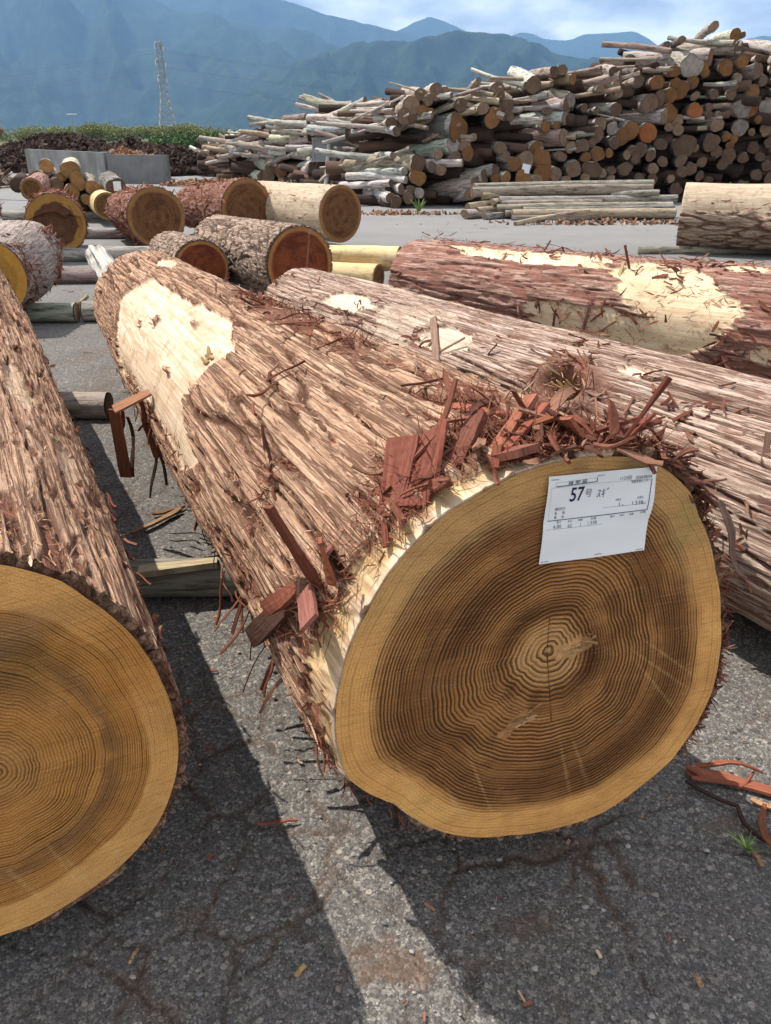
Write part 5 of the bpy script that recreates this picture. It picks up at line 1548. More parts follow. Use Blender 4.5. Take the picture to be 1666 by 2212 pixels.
# ------------------------------------------------------------------ the big weathered pile
PB = np.array([(380, 33), (480, 30), (560, 27.5), (640, 26.5), (720, 24.0), (770, 19.5), (850, 17), (1000, 17), (1400, 18), (1750, 19.5)])
def on_pile(x, y, back=0.0, k=0.30):
    d = ray(x, y)
    Yb = np.interp(x, PB[:, 0], PB[:, 1]) + back
    t = (Yb + k * HC) / (d[1] - k * d[2])
    return EYE + t * d
BK = dict(g=GREY, w=WHITE, b=BROWN, d=DARK)
FC = dict(t=F_TAN, o=F_ORANGE, k=F_DARK, g=F_GREY, r=F_RED)
BW = dict(g='grey', w='whitish', b='brown', d='dark')
FW = dict(t='tan', o='orange', k='dark brown', g='pale grey', r='reddish')
C2 = """165,498,18,260,440,bo 205,510,22,300,440,bt 245,515,20,330,450,bt 290,498,22,360,420,bt 350,515,25,400,440,bt 195,575,30,260,500,gt 240,612,26,300,560,gt 185,645,33,100,600,gt
245,668,33,330,600,go 165,695,33,250,640,gt 110,545,16,15,535,wt 170,540,14,20,612,gk 130,690,25,60,690,wt 355,720,25,265,730,wk 450,640,30,360,720,dk 430,640,24,300,692,wt 460,590,12,350,625,wt 440,600,10,330,628,wt
430,592,10,305,570,wt 660,370,25,480,400,gt 635,400,22,460,425,gt 570,440,24,400,430,gk 690,380,25,600,390,gt 655,435,28,560,440,gt 915,295,10,660,300,gt 870,285,9,690,292,gk 850,240,8,700,282,gk 905,265,10,760,260,gk
830,320,9,560,320,gt 720,340,12,500,350,gt 700,330,10,540,326,gt 820,355,20,730,400,gt 800,375,28,740,402,gt 720,280,8,650,258,gt 1075,205,32,1010,242,bt 1125,235,28,1050,262,bt 1020,270,42,955,322,gt 1090,303,32,1030,332,bo
980,335,38,900,385,gt 905,375,32,850,422,gk 1030,345,22,980,372,bk 1170,190,38,1110,217,gt 1215,195,30,1150,212,gt 1135,298,15,1100,312,bo 1420,120,15,1330,218,bt 1380,215,12,960,390,bt 1310,250,12,950,415,bt 1560,215,8,1210,220,gk
1530,165,30,1420,165,gt 1550,215,25,1480,190,gk 1445,290,32,1330,322,gt 1315,265,32,1280,300,dk 1590,270,35,1540,200,bk 1300,410,72,900,468,do 1510,340,48,1380,385,do 930,425,25,680,432,wk 820,440,22,700,420,wt 760,430,22,680,445,gk
1270,510,38,920,560,wg 1340,515,30,1280,500,gt 1355,555,32,1290,540,bo 1280,580,32,1160,592,dk 1180,560,26,1080,592,gt 910,565,16,780,570,wt 650,560,32,600,592,gt 725,558,32,680,592,gt 785,490,30,740,502,gt 640,500,26,590,520,gt
1060,620,46,650,630,bk 980,662,20,720,668,wg 700,702,18,550,648,wt 990,712,20,640,690,wg 900,730,18,600,742,wk 880,765,22,700,772,wk 960,770,22,900,750,wk 1020,770,22,950,750,wk 900,820,28,720,795,wk 835,852,27,750,835,wt
880,872,38,840,860,dk 930,860,32,890,842,dk 1000,815,30,960,800,bk 1070,790,26,1010,770,wg 1060,700,42,1000,690,bo 1200,655,26,1120,640,gt 1510,655,28,1110,702,gk 1455,695,38,1030,835,gk 1415,748,42,1005,878,gk 1370,800,30,1190,900,wt
730,600,24,620,600,gk 840,600,20,700,590,gk 560,690,20,480,720,gk 620,640,24,540,600,gt 470,480,22,400,470,gt 520,500,20,440,520,bt 560,560,22,480,560,gt 400,560,20,330,560,wt 330,720,22,240,725,wt 1150,640,28,1060,650,gk"""
C3 = """1325,155,22,1200,258,gt 1135,235,18,1050,282,dt 1045,262,15,980,292,dk 1500,208,16,1230,262,gk 1455,205,28,1290,252,wo 1470,287,33,1060,300,bk 1720,302,30,1500,278,wt 1305,340,38,790,362,go 1190,395,60,880,390,gg 1500,365,32,1330,372,go
1400,400,36,1310,392,do 1270,412,30,1220,422,do 1590,345,16,1540,350,gk 1090,425,27,1020,432,bo 870,433,20,780,432,do 740,432,30,640,420,gk 720,420,14,640,520,dk 250,502,40,135,432,wt 485,470,24,230,512,bo 425,415,25,260,442,dt
375,425,25,240,442,bk 770,460,28,350,542,gt 750,495,18,490,582,gt 885,480,26,680,560,gk 760,555,22,590,592,gt 650,525,20,470,562,gt 990,490,32,850,532,bo 1060,570,38,1000,560,go 1130,535,42,1075,520,bo 1200,490,30,1140,492,wo
1100,495,25,1040,490,bo 1000,590,35,960,580,dk 945,615,45,770,622,gk 745,650,32,490,622,wk 555,640,20,480,642,dk 630,655,16,470,692,gk 1040,690,38,590,692,gt 455,620,42,110,690,gk 470,598,36,60,512,gg 440,700,32,-20,745,wt
650,735,32,440,752,gt 435,820,45,-10,822,bt 635,800,35,480,812,wk 720,770,28,640,742,wg 325,752,25,250,752,bo 390,750,20,350,752,bo 775,815,42,690,792,wo 830,780,45,720,752,wo 935,790,45,850,772,wr 1050,680,46,980,640,bo
270,872,32,150,892,wo 140,975,35,0,980,wo 200,965,50,150,962,gt 305,945,50,255,922,bo 20,1010,28,-30,1000,dk 25,1060,25,-10,1050,bo 90,1058,30,45,1055,wo 190,1060,42,140,1062,wo 275,1072,28,240,1070,wt 310,1030,45,260,1010,wo
385,1035,35,350,1010,wt 490,1005,40,400,980,gt 600,1010,45,530,1000,gk 660,1030,25,620,1020,bt 565,935,25,540,928,bo 635,915,35,590,900,go 475,875,28,440,862,gt 535,870,35,500,860,gk 705,912,20,680,905,bo 715,1065,20,690,1060,bt
720,1015,22,690,1005,bk 800,1005,35,755,990,gk 810,920,22,660,950,dt 850,900,30,810,890,gk 890,890,35,850,870,gk 865,945,25,830,935,bk 950,925,28,928,860,wk 965,1005,28,890,1000,gt 1500,645,45,1220,580,wg 1560,545,34,1380,572,wo
1590,420,36,1260,495,gk 1470,465,22,1400,470,wt 1450,505,20,1280,542,wt 1215,655,36,1185,640,gr 1215,570,22,1180,562,gt 1345,745,35,1140,748,gt 1300,640,18,1220,640,gk 1300,682,18,1220,690,gk 1350,685,16,1320,686,wt 1480,760,38,1440,745,dg
1535,660,38,1500,645,br 1640,640,40,1540,622,gg 1720,560,30,1600,535,wt 1150,870,55,990,862,dk 1310,850,42,1180,842,dk 1215,880,20,1180,872,dt 1400,815,22,1360,805,bo 1445,825,22,1410,812,bo 1420,865,20,1390,856,bo 1550,785,18,1520,775,bt
1635,770,30,1600,755,bt 1590,710,18,1560,702,bo 1505,740,22,1475,728,dk 1110,715,28,1060,702,bt 1060,755,22,1020,748,bt 1112,770,28,1070,760,bt 1130,955,32,1080,945,dk 1140,1020,30,1090,1010,dk 1190,1005,32,1150,992,dk 1070,1062,20,1000,1055,gt
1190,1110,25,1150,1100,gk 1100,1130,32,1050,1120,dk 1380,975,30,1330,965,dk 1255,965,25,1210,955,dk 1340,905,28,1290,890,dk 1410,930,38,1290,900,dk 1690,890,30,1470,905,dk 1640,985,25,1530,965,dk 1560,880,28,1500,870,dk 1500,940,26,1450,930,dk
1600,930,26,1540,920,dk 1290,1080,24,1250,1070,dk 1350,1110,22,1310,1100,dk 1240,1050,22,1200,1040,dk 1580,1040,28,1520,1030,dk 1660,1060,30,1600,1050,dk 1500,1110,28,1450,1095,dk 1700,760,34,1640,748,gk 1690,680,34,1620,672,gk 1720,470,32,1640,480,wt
1690,410,28,1620,418,gt 1620,480,24,1480,495,gk 1700,350,30,1560,372,gt 1660,610,22,1600,600,gt 560,1060,24,520,1055,gt 450,1070,22,420,1062,gt 960,1065,26,920,1060,dk 880,1060,26,840,1050,dk 820,1110,24,780,1100,dk 1020,960,26,985,950,dk
1010,860,30,960,850,dk 740,850,28,690,840,gk 600,850,22,560,840,gk 420,930,26,380,915,gk 90,930,26,20,925,wt 60,880,30,-40,900,gt 110,690,24,40,690,gk 340,660,20,250,650,gk 1430,560,26,1360,560,gk 1330,560,22,1270,565,gk 1660,850,26,1600,840,dk"""
TOPL = np.array([(470, 335), (560, 296), (640, 270), (700, 255), (760, 232), (850, 226), (900, 212), (960, 210), (1010, 220), (1050, 200), (1100, 186), (1140, 176), (1230, 180), (1290, 160), (1350, 140), (1450, 120), (1540, 108), (1600, 104), (1666, 122), (1760, 125)])
BOTL = np.array([(470, 388), (560, 396), (640, 402), (720, 428), (780, 446), (880, 456), (1000, 462), (1400, 446), (1760, 430)])
SPECIAL = {('C2', 1300, 410): 'thick dark barked log with a wide amber cut end halfway up the pile', ('C2', 1420, 120): 'thin pole sticking up out of the left part of the big pile', ('C2', 1060, 620): 'thick smooth brown log lying level above the birch logs', ('C3', 1325, 155): 'grey log pointing up highest on top of the big pile', ('C3', 1190, 395): 'big grey butt with a dark hole near the top of the pile', ('C3', 250, 502): 'white rounded log end on the crest of the pile', ('C3', 470, 598): 'forked grey log, upper arm, below the white rounded log', ('C3', 455, 620): 'forked grey log, lower arm, below the white rounded log', ('C3', 1500, 645): 'whitish crooked log above the dark hollow at the right', ('C3', 200, 965): 'log end with a white slip low in the middle of the pile', ('C3', 935, 790): 'whitish log with the reddest cut end in the middle of the pile', ('C3', 435, 820): 'long brown log lying level in the middle of the pile', ('C3', 1135, 235): 'dark log stub pointing up on the crest, right of the gap', ('C3', 1345, 745): 'grey log lying level above the dark hollow, pale cut end', ('C2', 1455, 695): 'upper of two long scaly logs slanting to the ground', ('C2', 1415, 748): 'lower of two long scaly logs slanting to the ground', ('C2', 1270, 510): 'silvery log slanting up under the dark barked log', ('C3', 1590, 420): 'long grey log slanting up to the right edge of the pile'}
rg = np.random.default_rng(99)
spots = []
for nm, txt in (('C2', C2), ('C3', C3)):
    for e in txt.split():
        f = e.split(',')
        x, y, r, bx, by = [float(t) for t in f[:5]]
        ox, oy = (600, 150) if nm == 'C2' else (1228, 0)
        td = lambda X, Y: ((ox + X / 2.38) * .8641, (oy + Y / 2.38) * .8641)
        spots.append((nm, int(x), int(y), td(x, y), r / 2.38 * .8641, td(bx, by), f[5][0], f[5][1]))
for nm, ix_, iy_, (x, y), r, (bx, by), bk, fk in spots:
    if math.hypot(bx - x, by - y) < 30 and x < 1400 and rg.random() < .6 and (nm, ix_, iy_) not in SPECIAL:
        bx, by = x - rg.uniform(26, 60), y + rg.uniform(-6, 9)
    p0 = on_pile(x, y)
    dist = p0[1]
    rm = r / FPX * dist * 1.04
    lat = math.hypot(bx - x, by - y) / FPX * dist
    want = max(lat * 1.08, 1.3 + 6 * rm)
    dep = math.sqrt(max(want ** 2 - lat ** 2, (0.35 * lat) ** 2))
    dep = min(dep, 1.9)
    p1 = at_depth(bx, by, p0[1] + dep)
    zf = .9 if rm > .05 else .6
    p0[2] = max(p0[2], rm * .9); p1[2] = max(p1[2], rm * .9)
    zone = 'left part' if x < 760 else ('middle' if x < 1180 else ('dark hollow at the right' if y > 245 and x > 1370 else 'right part'))
    lab = SPECIAL.get((nm, ix_, iy_))
    grp = 'logs in the big weathered pile'
    if lab is None:
        sz = 'thin' if rm < .10 else ('thick' if rm > .19 else 'medium')
        ly = 'crosswise' if lat > .9 else 'end-on'
        y0, y1 = np.interp(x, TOPL[:, 0], TOPL[:, 1]), np.interp(x, BOTL[:, 0], BOTL[:, 1])
        hw_ = ('crest of', 'upper', 'middle', 'lower', 'foot of')[int(np.clip((y - y0) / (y1 - y0) * 4 + .8, 0, 4))]
        cw_ = [c for lim, c in ((640, 'left of sign'), (760, 'right of sign'), (900, 'above birch logs'), (1050, 'above left poles'), (1220, 'above middle poles'), (1400, 'above right poles'), (1540, 'by cream log'), (9999, 'near right edge')) if x < lim][0]
        lab = '%s %s %s log, %s end, %s pile %s' % (sz, BW[bk], ly, FW[fk], hw_, cw_)
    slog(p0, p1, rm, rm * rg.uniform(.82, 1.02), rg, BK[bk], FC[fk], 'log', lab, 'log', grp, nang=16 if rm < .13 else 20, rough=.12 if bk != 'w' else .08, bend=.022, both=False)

# loose poles and branches thrown over the pile
for i in range(125):
    x = rg.uniform(560, 1660) if i < 70 else rg.uniform(500, 820)
    y0, y1 = np.interp(x, TOPL[:, 0], TOPL[:, 1]), np.interp(x, BOTL[:, 0], BOTL[:, 1])
    y = y0 - 14 + (y1 - y0) * .62 * rg.random() ** 1.3
    p0 = on_pile(x, y, -.05); L = rg.uniform(.6, 1.7); a = rg.normal() * .35
    d = np.array([-math.cos(a), .35 + .3 * rg.random(), math.sin(a) * .55])
    rm = rg.uniform(.022, .075) if i < 70 else rg.uniform(.05, .12)
    p1 = p0 + d / np.linalg.norm(d) * L
    p0[2] = max(p0[2], rm); p1[2] = max(p1[2], rm)
    bk = rg.choice(['g', 'w', 'g', 'b']); hw_ = 'crest' if y < y0 + 8 else 'face'
    cw_ = [c for lim, c in ((640, 'left of sign'), (760, 'right of sign'), (900, 'above birch logs'), (1050, 'above left poles'), (1220, 'above middle poles'), (1400, 'above right poles'), (9999, 'near right edge')) if x < lim][0]
    slog(p0, p1, rm, rm * rg.uniform(.6, 1), rg, BK[bk], F_TAN, 'branch', 'loose %s branch on the pile %s %s' % (BW[bk], hw_, cw_), 'branch', 'loose branches on the big pile', nang=10, rough=.13, bend=.018, both=False)

# everything buried behind the visible logs
g = Geo()
for i in range(1100):
    x = rg.uniform(475, 1745)
    y0, y1 = np.interp(x, TOPL[:, 0], TOPL[:, 1]), np.interp(x, BOTL[:, 0], BOTL[:, 1])
    y = y0 + (y1 - y0) * rg.random()
    c = on_pile(x, y, .9 + 1.6 * rg.random())
    if c[2] < .06: c[2] = .06 + .1 * rg.random()
    rm = rg.uniform(.05, .16)
    a = rg.normal() * .35 + .25
    d = np.array([math.cos(a), -math.sin(a), rg.normal() * .08]); L = rg.uniform(.5, 1.3)
    g.bar(c - d * L, c + d * L, rm, 12, a=float(rg.choice([.05, .1, .15, .2, .28, .4])), r2=rm * .9)  # dark tints paint in the shade of the gaps between the logs
tag(g.build('buried_logs', MAT['heap'], smooth_=True), 'mass of logs buried deep inside the big pile', kind='stuff')
g = Geo()
for i in range(520):
    x = rg.uniform(385, 600)
    y0 = np.interp(x, [385, 440, 500, 560, 600], [362, 318, 296, 284, 276]); y1 = np.interp(x, [385, 470, 600], [388, 392, 392])
    c = at_depth(x, y0 + (y1 - y0) * rg.random(), np.interp(x, PB[:, 0], PB[:, 1]) + 3 + 2 * rg.random())
    c[2] = max(c[2], .05)
    a = rg.normal() * .9; L = rg.uniform(.25, .6)
    d = np.array([math.cos(a), -math.sin(a), rg.normal() * .35])
    g.bar(c - d * L, c + d * L, rg.uniform(.04, .11), 7, a=float(rg.choice([.05, .1, .2, .45, .75, .85, 1.0])))
tag(g.build('far_log_heap', MAT['heap']), 'far heap of short dark and pale logs left of the big pile', kind='stuff')

# ------------------------------------------------------------------ stack of straight poles
POLES = [(1024, 404, 1412, 396, 13), (1020, 416, 1410, 408, 16), (1078, 433, 1462, 429, 17), (1074, 449, 1452, 443, 15), (1106, 469, 1458, 460, 20), (1092, 461, 1330, 456, 13), (1004, 466, 1060, 462, 19), (1010, 447, 1062, 444, 15), (1046, 478, 1112, 474, 12), (1064, 437, 1120, 433, 14), (1042, 424, 1110, 424, 13), (1320, 420, 1425, 416, 12), (1085, 440, 1300, 437, 12), (1290, 475, 1455, 473, 12), (1130, 456, 1456, 450, 14), (1105, 482, 1290, 478, 9), (1030, 455, 1090, 452, 13), (1060, 468, 1108, 466, 12)]
PN = ['topmost pole of the stack, seen along its full length', 'second pole from the top of the stack, thick and tan', 'grey pole in the upper middle of the stack', 'grey pole just below the upper middle one', 'thickest pole at the front foot of the stack', 'pole just above the thickest front one', 'short thick butt at the left foot of the stack', 'short grey butt above the left foot of the stack', 'short cut pole lying on the ground left of the stack', 'pole end showing at the left of the upper row', 'pole end under the two topmost poles', 'pole end peeping out at the right under the top row', 'thin pole between the grey ones', 'flat dark pole on the ground at the right of the stack', 'pole behind the thickest front one', 'thin pole on the ground in front of the stack', 'small pole end in the left face of the stack', 'small pole end beside the left butt']
for i, (x0, y0, x1, y1, t) in enumerate(POLES):
    Y = np.interp(y0, [396, 485], [15.5, 14.5])
    p, q = at_depth(x0, y0, Y), at_depth(x1, y1, Y + .12 * rg.normal())
    rm = t / 2 / FPX * Y
    p[2] = max(p[2], rm); q[2] = max(q[2], rm)
    if x1 - x0 < 80: q = p + (q - p) * 3 + [0, 1.0, 0]
    slog(p, q, rm, rm * .97, rg, [(.30, .26, .215), (.33, .26, .19), (.26, .24, .215)][i % 3], F_TAN, 'pole', PN[i], 'pole', 'stack of straight poles', nang=14, rough=.03, bend=.004, nlen=14)
p, q = on_ground(1112, 487), at_depth(1272, 455, 14.2)
slog(p + [0, 0, .03], q, .035, .03, rg, (.46, .37, .27), F_TAN, 'pole', 'thin split slat leaning against the front of the pole stack', 'pole', nang=10, rough=.05, bend=.01)

# ------------------------------------------------------------------ sign board
MAT['board'] = plain('grey_sheet_metal', (0.30, 0.31, 0.33, 1), 0.55, 0.12, 3, 0.3)
sg = on_ground(706, 404)
SYo = 20.3
c0 = at_depth(676, 299, SYo); c1 = at_depth(752, 347, SYo)
sign = empty('sign_board', (sg[0], SYo, 0))
tag(sign, 'grey blank sign board on a pale post in front of the left pile', 'sign')
g = Geo(); g.box(((c0[0] + c1[0]) / 2, SYo, (c0[2] + c1[2]) / 2), ((c1[0] - c0[0]) / 2, .012, (c0[2] - c1[2]) / 2)); g.build('panel', MAT['board'], sign)
g = Geo()
for zz in (c0[2], c1[2]): g.box(((c0[0] + c1[0]) / 2, SYo - .018, zz), ((c1[0] - c0[0]) / 2 + .03, .02, .022))
g.build('frame_rail', MAT['steel'], sign)
g = Geo()
for xx in (c0[0], c1[0]): g.box((xx, SYo - .0205, (c0[2] + c1[2]) / 2), (.02, .018, (c0[2] - c1[2]) / 2 - .025))
g.build('frame_stile', MAT['steel'], sign)
pt, pbm = at_depth(711, 304, SYo - .12), at_depth(702, 405, SYo - .12); pbm[2] = 0
g = Geo(); g.bar(pbm, pt, .055, 6, r2=.045); g.build('post', plain('weathered_white_post', (.66, .64, .60, 1), .8, .2, 8), sign)

# ------------------------------------------------------------------ paper slip stapled to the cut end
PQ = [fa(1180, 1025)[2], fa(1412, 1003)[2], fa(1385, 1183)[2], fa(1160, 1215)[2]]
nF = np.array([math.sin(A_AZ + A_SK), -math.cos(A_AZ + A_SK), 0])
def on_paper(u, v, off=0.0):
    u, v = np.asarray(u, float), np.asarray(v, float)
    p = ((1 - u) * (1 - v))[..., None] * PQ[0] + (u * (1 - v))[..., None] * PQ[1] + (u * v)[..., None] * PQ[2] + ((1 - u) * v)[..., None] * PQ[3]
    w = 0.0085 + 0.0012 * np.sin(u * 7.5 + 1) * np.sin(v * 5 + .6) + 0.0009 * np.sin(u * 3 + v * 11) - .0012 * np.exp(-((v - .52 - .1 * u) / .05) ** 2) + 0.004 * (np.clip(u - .93, 0, 1) / .07) ** 2 * np.exp(-((v - .35) / .25) ** 2)
    return p + (w + off)[..., None] * nF
CQ = np.array([(268, 352), (1390, 252), (1262, 1125), (170, 1280)], float)
def uv_of(x, y):
    u = v = .5
    for _ in range(12):
        p = (1 - u) * (1 - v) * CQ[0] + u * (1 - v) * CQ[1] + u * v * CQ[2] + (1 - u) * v * CQ[3]
        du = (1 - v) * (CQ[1] - CQ[0]) + v * (CQ[2] - CQ[3]); dv = (1 - u) * (CQ[3] - CQ[0]) + u * (CQ[2] - CQ[1])
        s_ = np.linalg.solve(np.stack([du, dv], 1), np.array([x, y]) - p)
        u += s_[0]; v += s_[1]
    return u, v
m = M('white_paper', 0.75, 0.2)
nn = m.noise(m.coord(), 14, 4, .6)
MAT['paper'] = m.color(m.mix(nn, (.80, .80, .79, 1), (.86, .86, .85, 1)))
MAT['ink'] = plain('blue_black_ink', (.018, .022, .075, 1), .6, .1, 5)
MAT['ink_grey'] = plain('grey_ink', (.10, .11, .16, 1), .6, .1, 5)
uu, vv = np.meshgrid(np.linspace(0, 1, 33), np.linspace(0, 1, 25))
paper = empty('paper_sheet', PQ[3])
tag(paper, 'white printed paper sheet stapled on the ringed cut end', 'paper')
paper['_o'] = [float(t) for t in PQ[3]]
Pf = on_paper(uu, vv).reshape(-1, 3); Pb = on_paper(uu, vv, -.0004).reshape(-1, 3)
sheet = mk('sheet', np.vstack([Pf, Pb]), np.vstack([grid(25, 33), grid(25, 33)[:, ::-1] + len(Pf)]), MAT['paper'], paper)

def text(t, x, y, mm, span=None, bold=0.0, mat='ink_grey', slant=0.0):
    """one printed line; x, y on the sheet picture, mm letter size, span in mm"""
    cu = bpy.data.curves.new('print', 'FONT')
    cu.body = t
    cu.size = 1.0
    cu.offset = bold
    cu.resolution_u = 3
    to = bpy.data.objects.new('print_tmp', cu)
    COL.objects.link(to)
    dg = bpy.context.evaluated_depsgraph_get()
    me = bpy.data.meshes.new_from_object(to.evaluated_get(dg))
    n = len(me.vertices)
    co = np.empty(n * 3); me.vertices.foreach_get('co', co); co = co.reshape(-1, 3)
    F3 = []; 
    me.calc_loop_triangles()
    tri = np.empty(len(me.loop_triangles) * 3, np.int32); me.loop_triangles.foreach_get('vertices', tri); tri = tri.reshape(-1, 3)
    bpy.data.objects.remove(to); bpy.data.curves.remove(cu); bpy.data.meshes.remove(me)
    if n == 0: return
    k = mm
    kx = mm if span is None else span / max(co[:, 0].max() - co[:, 0].min(), 1e-6)
    u0, v0 = uv_of(x, y)
    xs = (co[:, 0] - co[:, 0].min()) * kx + co[:, 1] * slant * mm
    U, Vv = u0 + xs / 210.0, v0 - co[:, 1] * k / 148.0
    mk('print', on_paper(U, Vv, .0006), tri, MAT[mat], sheet, smooth_=False)
def rule(x0, y0, x1, y1, mm, mat='ink'):
    a, b = np.array(uv_of(x0, y0)), np.array(uv_of(x1, y1))
    t = np.linspace(0, 1, 14)
    d = (b - a) * [210, 148]; d = d / np.linalg.norm(d); nn_ = np.array([-d[1], d[0]]) / [210, 148] * mm / 2
    L_ = a + np.outer(t, b - a)
    V = np.vstack([on_paper(L_[:, 0] + nn_[0], L_[:, 1] + nn_[1], .0006), on_paper(L_[:, 0] - nn_[0], L_[:, 1] - nn_[1], .0006)])
    mk('ruled_line', V, grid(2, 14), MAT[mat], sheet)
text('椪 明 細', 455, 432, 7.5, 36, .01)
text('1123回', 998, 388, 7.8, 22); text('2026/08/04', 1158, 378, 7.8, 33)
text('中信木材センター', 1115, 418, 6.0, 38, .012)
text('57', 472, 604, 33, 27, .015, 'ink'); text('号', 632, 558, 15.5, None, 0); text('ｽｷﾞ', 755, 570, 18, 22, 0, slant=.05)
text('本数計', 950, 602, 4.6, 11.5); text('1', 985, 654, 9.5); text('本', 1012, 650, 3.6)
text('材積計', 1175, 575, 4.8, 13); text('1.538', 1122, 638, 9, 21.5); text('m3', 1238, 624, 4.2)
text('認証区分:', 325, 697, 5.4, 20, .008); text('産　　地:', 322, 740, 5.2, 20, .008); text('備　　考:', 318, 784, 5.2, 19, .008)
for t_, x, y in (('長さ', 345, 834), ('末口', 455, 824), ('本数', 560, 810), ('材 積', 690, 792), ('長さ', 890, 770), ('末口', 990, 757), ('本数', 1092, 747), ('材 積', 1212, 727)): text(t_, x, y, 4.6, None, .008)
text('4.00', 306, 888, 7.8, 15.5); text('62', 452, 875, 8, 8); text('1', 580, 860, 8); text('1.538', 658, 846, 7.8, 17.5)
rule(335, 448, 757, 404, 1.2); rule(757, 360, 757, 406, 1.2); rule(332, 410, 757, 362, .3, 'ink_grey'); rule(332, 410, 335, 448, .3, 'ink_grey')
rule(288, 462, 1335, 372, .3, 'ink_grey'); rule(288, 462, 258, 808, .3, 'ink_grey'); rule(258, 812, 1282, 687, 1.2); rule(1335, 372, 1282, 689, 1.2)
rule(815, 672, 1270, 622, .4, 'ink_grey'); rule(232, 903, 815, 838, .4, 'ink_grey')
for x, y in ((325, 378), (795, 338), (1340, 275), (225, 1248), (762, 1162), (1205, 1112)):
    u0, v0 = uv_of(x, y)
    p = on_paper(np.array([u0 - .032, u0 + .032]), np.array([v0, v0]), .0012)
    g = Geo(); g.bar(p[0], p[1], .0006, 5); g.build('staple', MAT['steel'], paper)

# ------------------------------------------------------------------ scraps, twigs, pebbles and weeds on the ground
rg = np.random.default_rng(8)
def scrap(pts, w, col, label, thick=.006, z=.006, name='bark_scrap', cat='bark', twist=.1):
    P = np.array([on_ground(*p) for p in pts])
    P[:, 2] = z + thick
    t = np.linspace(0, 1, 9)
    tt = np.linspace(0, 1, len(P))
    path = np.stack([np.interp(t, tt, P[:, k]) for k in range(3)], 1)
    path[:, 2] += .004 * rg.random(9)
    root = tag(empty(name, (*path[0][:2], 0)), label, cat)
    tw = twist * np.sin(t * 5 + rg.random() * 6)
    d = path[-1] - path[0]; sd = np.cross(d / np.linalg.norm(d), [0, 0, 1.0])
    side = np.outer(np.cos(tw), sd) + np.outer(np.sin(tw), [0, 0, 1.0])
    wv = w * (.8 + .3 * rg.random(9)); wv[0] *= .7; wv[-1] *= .6
    V, F = ribbon(path, side, wv, thick)
    lc = np.stack([np.repeat(t * .3, 4) + rg.random() * 20, np.tile([.5, -.5, -.5, .5], 9) * np.repeat(wv, 4), np.zeros(36)], 1)
    mk('strip', V, F, MAT['shred'], root, attrs=dict(lc=lc), smooth_=False, color=col)
    return root
r1 = scrap([(1482, 1676), (1560, 1692), (1690, 1728)], .030, (.34, .11, .06), 'broad strip of red bark on the asphalt at the right edge', .008)
for pts, w in (([(1500, 1668), (1570, 1678), (1640, 1690)], .016), ([(1590, 1720), (1606, 1700), (1622, 1690)], .006), ([(1490, 1700), (1530, 1705), (1590, 1715)], .012), ([(1480, 1672), (1500, 1690), (1520, 1700)], .018)):
    P = np.array([on_ground(*p) for p in pts]); P[:, 2] = .022 + .01 * rg.random()
    shred(r1, P[0], P[-1] - P[0], (0, 0, 1), np.linalg.norm(P[-1] - P[0]), w, rg, curl=.05, thick=.005, color=(.28, .085, .045), name='strip')
scrap([(1620, 1735), (1650, 1748), (1690, 1762)], .012, (.55, .28, .14), 'small orange sliver below the broad red strip', .004)
scrap([(1648, 1752), (1640, 1790), (1652, 1832), (1690, 1850)], .014, (.22, .075, .035), 'brown curled bark strip at the right edge above the grass tuft', .004, z=.014)
scrap([(1480, 1695), (1530, 1728), (1590, 1752), (1606, 1790), (1650, 1830)], .008, (.035, .022, .018), 'thin dark twig winding towards the grass tuft', .006, name='twig', cat='twig')
scrap([(556, 1788), (600, 1784), (644, 1779)], .006, (.30, .095, .055), 'thin red splinter lying in the sunny strip between the logs', .004, name='splinter', cat='splinter')
scrap([(285, 1162), (340, 1136), (392, 1108)], .022, (.34, .20, .10), 'frayed stick lying in the gap between the front logs', .010, name='stick', cat='stick')
scrap([(330, 1118), (365, 1112), (400, 1100)], .016, (.20, .11, .06), 'short frayed bark piece beside the stick in the gap', .008)
scrap([(640, 2118), (652, 2102), (662, 2094)], .008, (.55, .36, .14), 'small yellow wood chip near the bottom centre', .003, name='wood_chip', cat='chip')
scrap([(1624, 1846), (1636, 1862), (1644, 1880)], .009, (.40, .20, .09), 'orange sliver beside the grass tuft', .003, name='wood_chip', cat='chip')
scrap([(282, 2090), (292, 2070), (300, 2056)], .006, (.45, .30, .14), 'thin pale chip near the bottom left', .003, name='wood_chip', cat='chip')
scrap([(1500, 2115), (1508, 2130), (1514, 2140)], .010, (.42, .24, .15), 'brown chip near the bottom right', .003, name='wood_chip', cat='chip')
scrap([(190, 640), (165, 665), (140, 690)], .02, (.40, .28, .16), 'pale broken stick lying on the asphalt behind the left log', .01, name='stick', cat='stick')

g = Geo()
ico = np.array([(0, 0, 1), (.89, 0, .45), (.28, .85, .45), (-.72, .53, .45), (-.72, -.53, .45), (.28, -.85, .45), (.72, .53, -.45), (-.28, .85, -.45), (-.89, 0, -.45), (-.28, -.85, -.45), (.72, -.53, -.45), (0, 0, -1)], float)
it = np.array([(0, 1, 2), (0, 2, 3), (0, 3, 4), (0, 4, 5), (0, 5, 1), (1, 6, 2), (2, 7, 3), (3, 8, 4), (4, 9, 5), (5, 10, 1), (6, 7, 2), (7, 8, 3), (8, 9, 4), (9, 10, 5), (10, 6, 1), (11, 7, 6), (11, 8, 7), (11, 9, 8), (11, 10, 9), (11, 6, 10)])
for i in range(900):
    x, y = rg.uniform(-1.0, 1.6), rg.uniform(.6, 3.2)
    r = .0022 + .0045 * rg.random() ** 2.5
    g.add(ico * r * (1 + .3 * rg.normal(size=(12, 1))) * np.array([1.2, .9, .6]) + [x, y, .003], None, it, a=float(rg.random()))
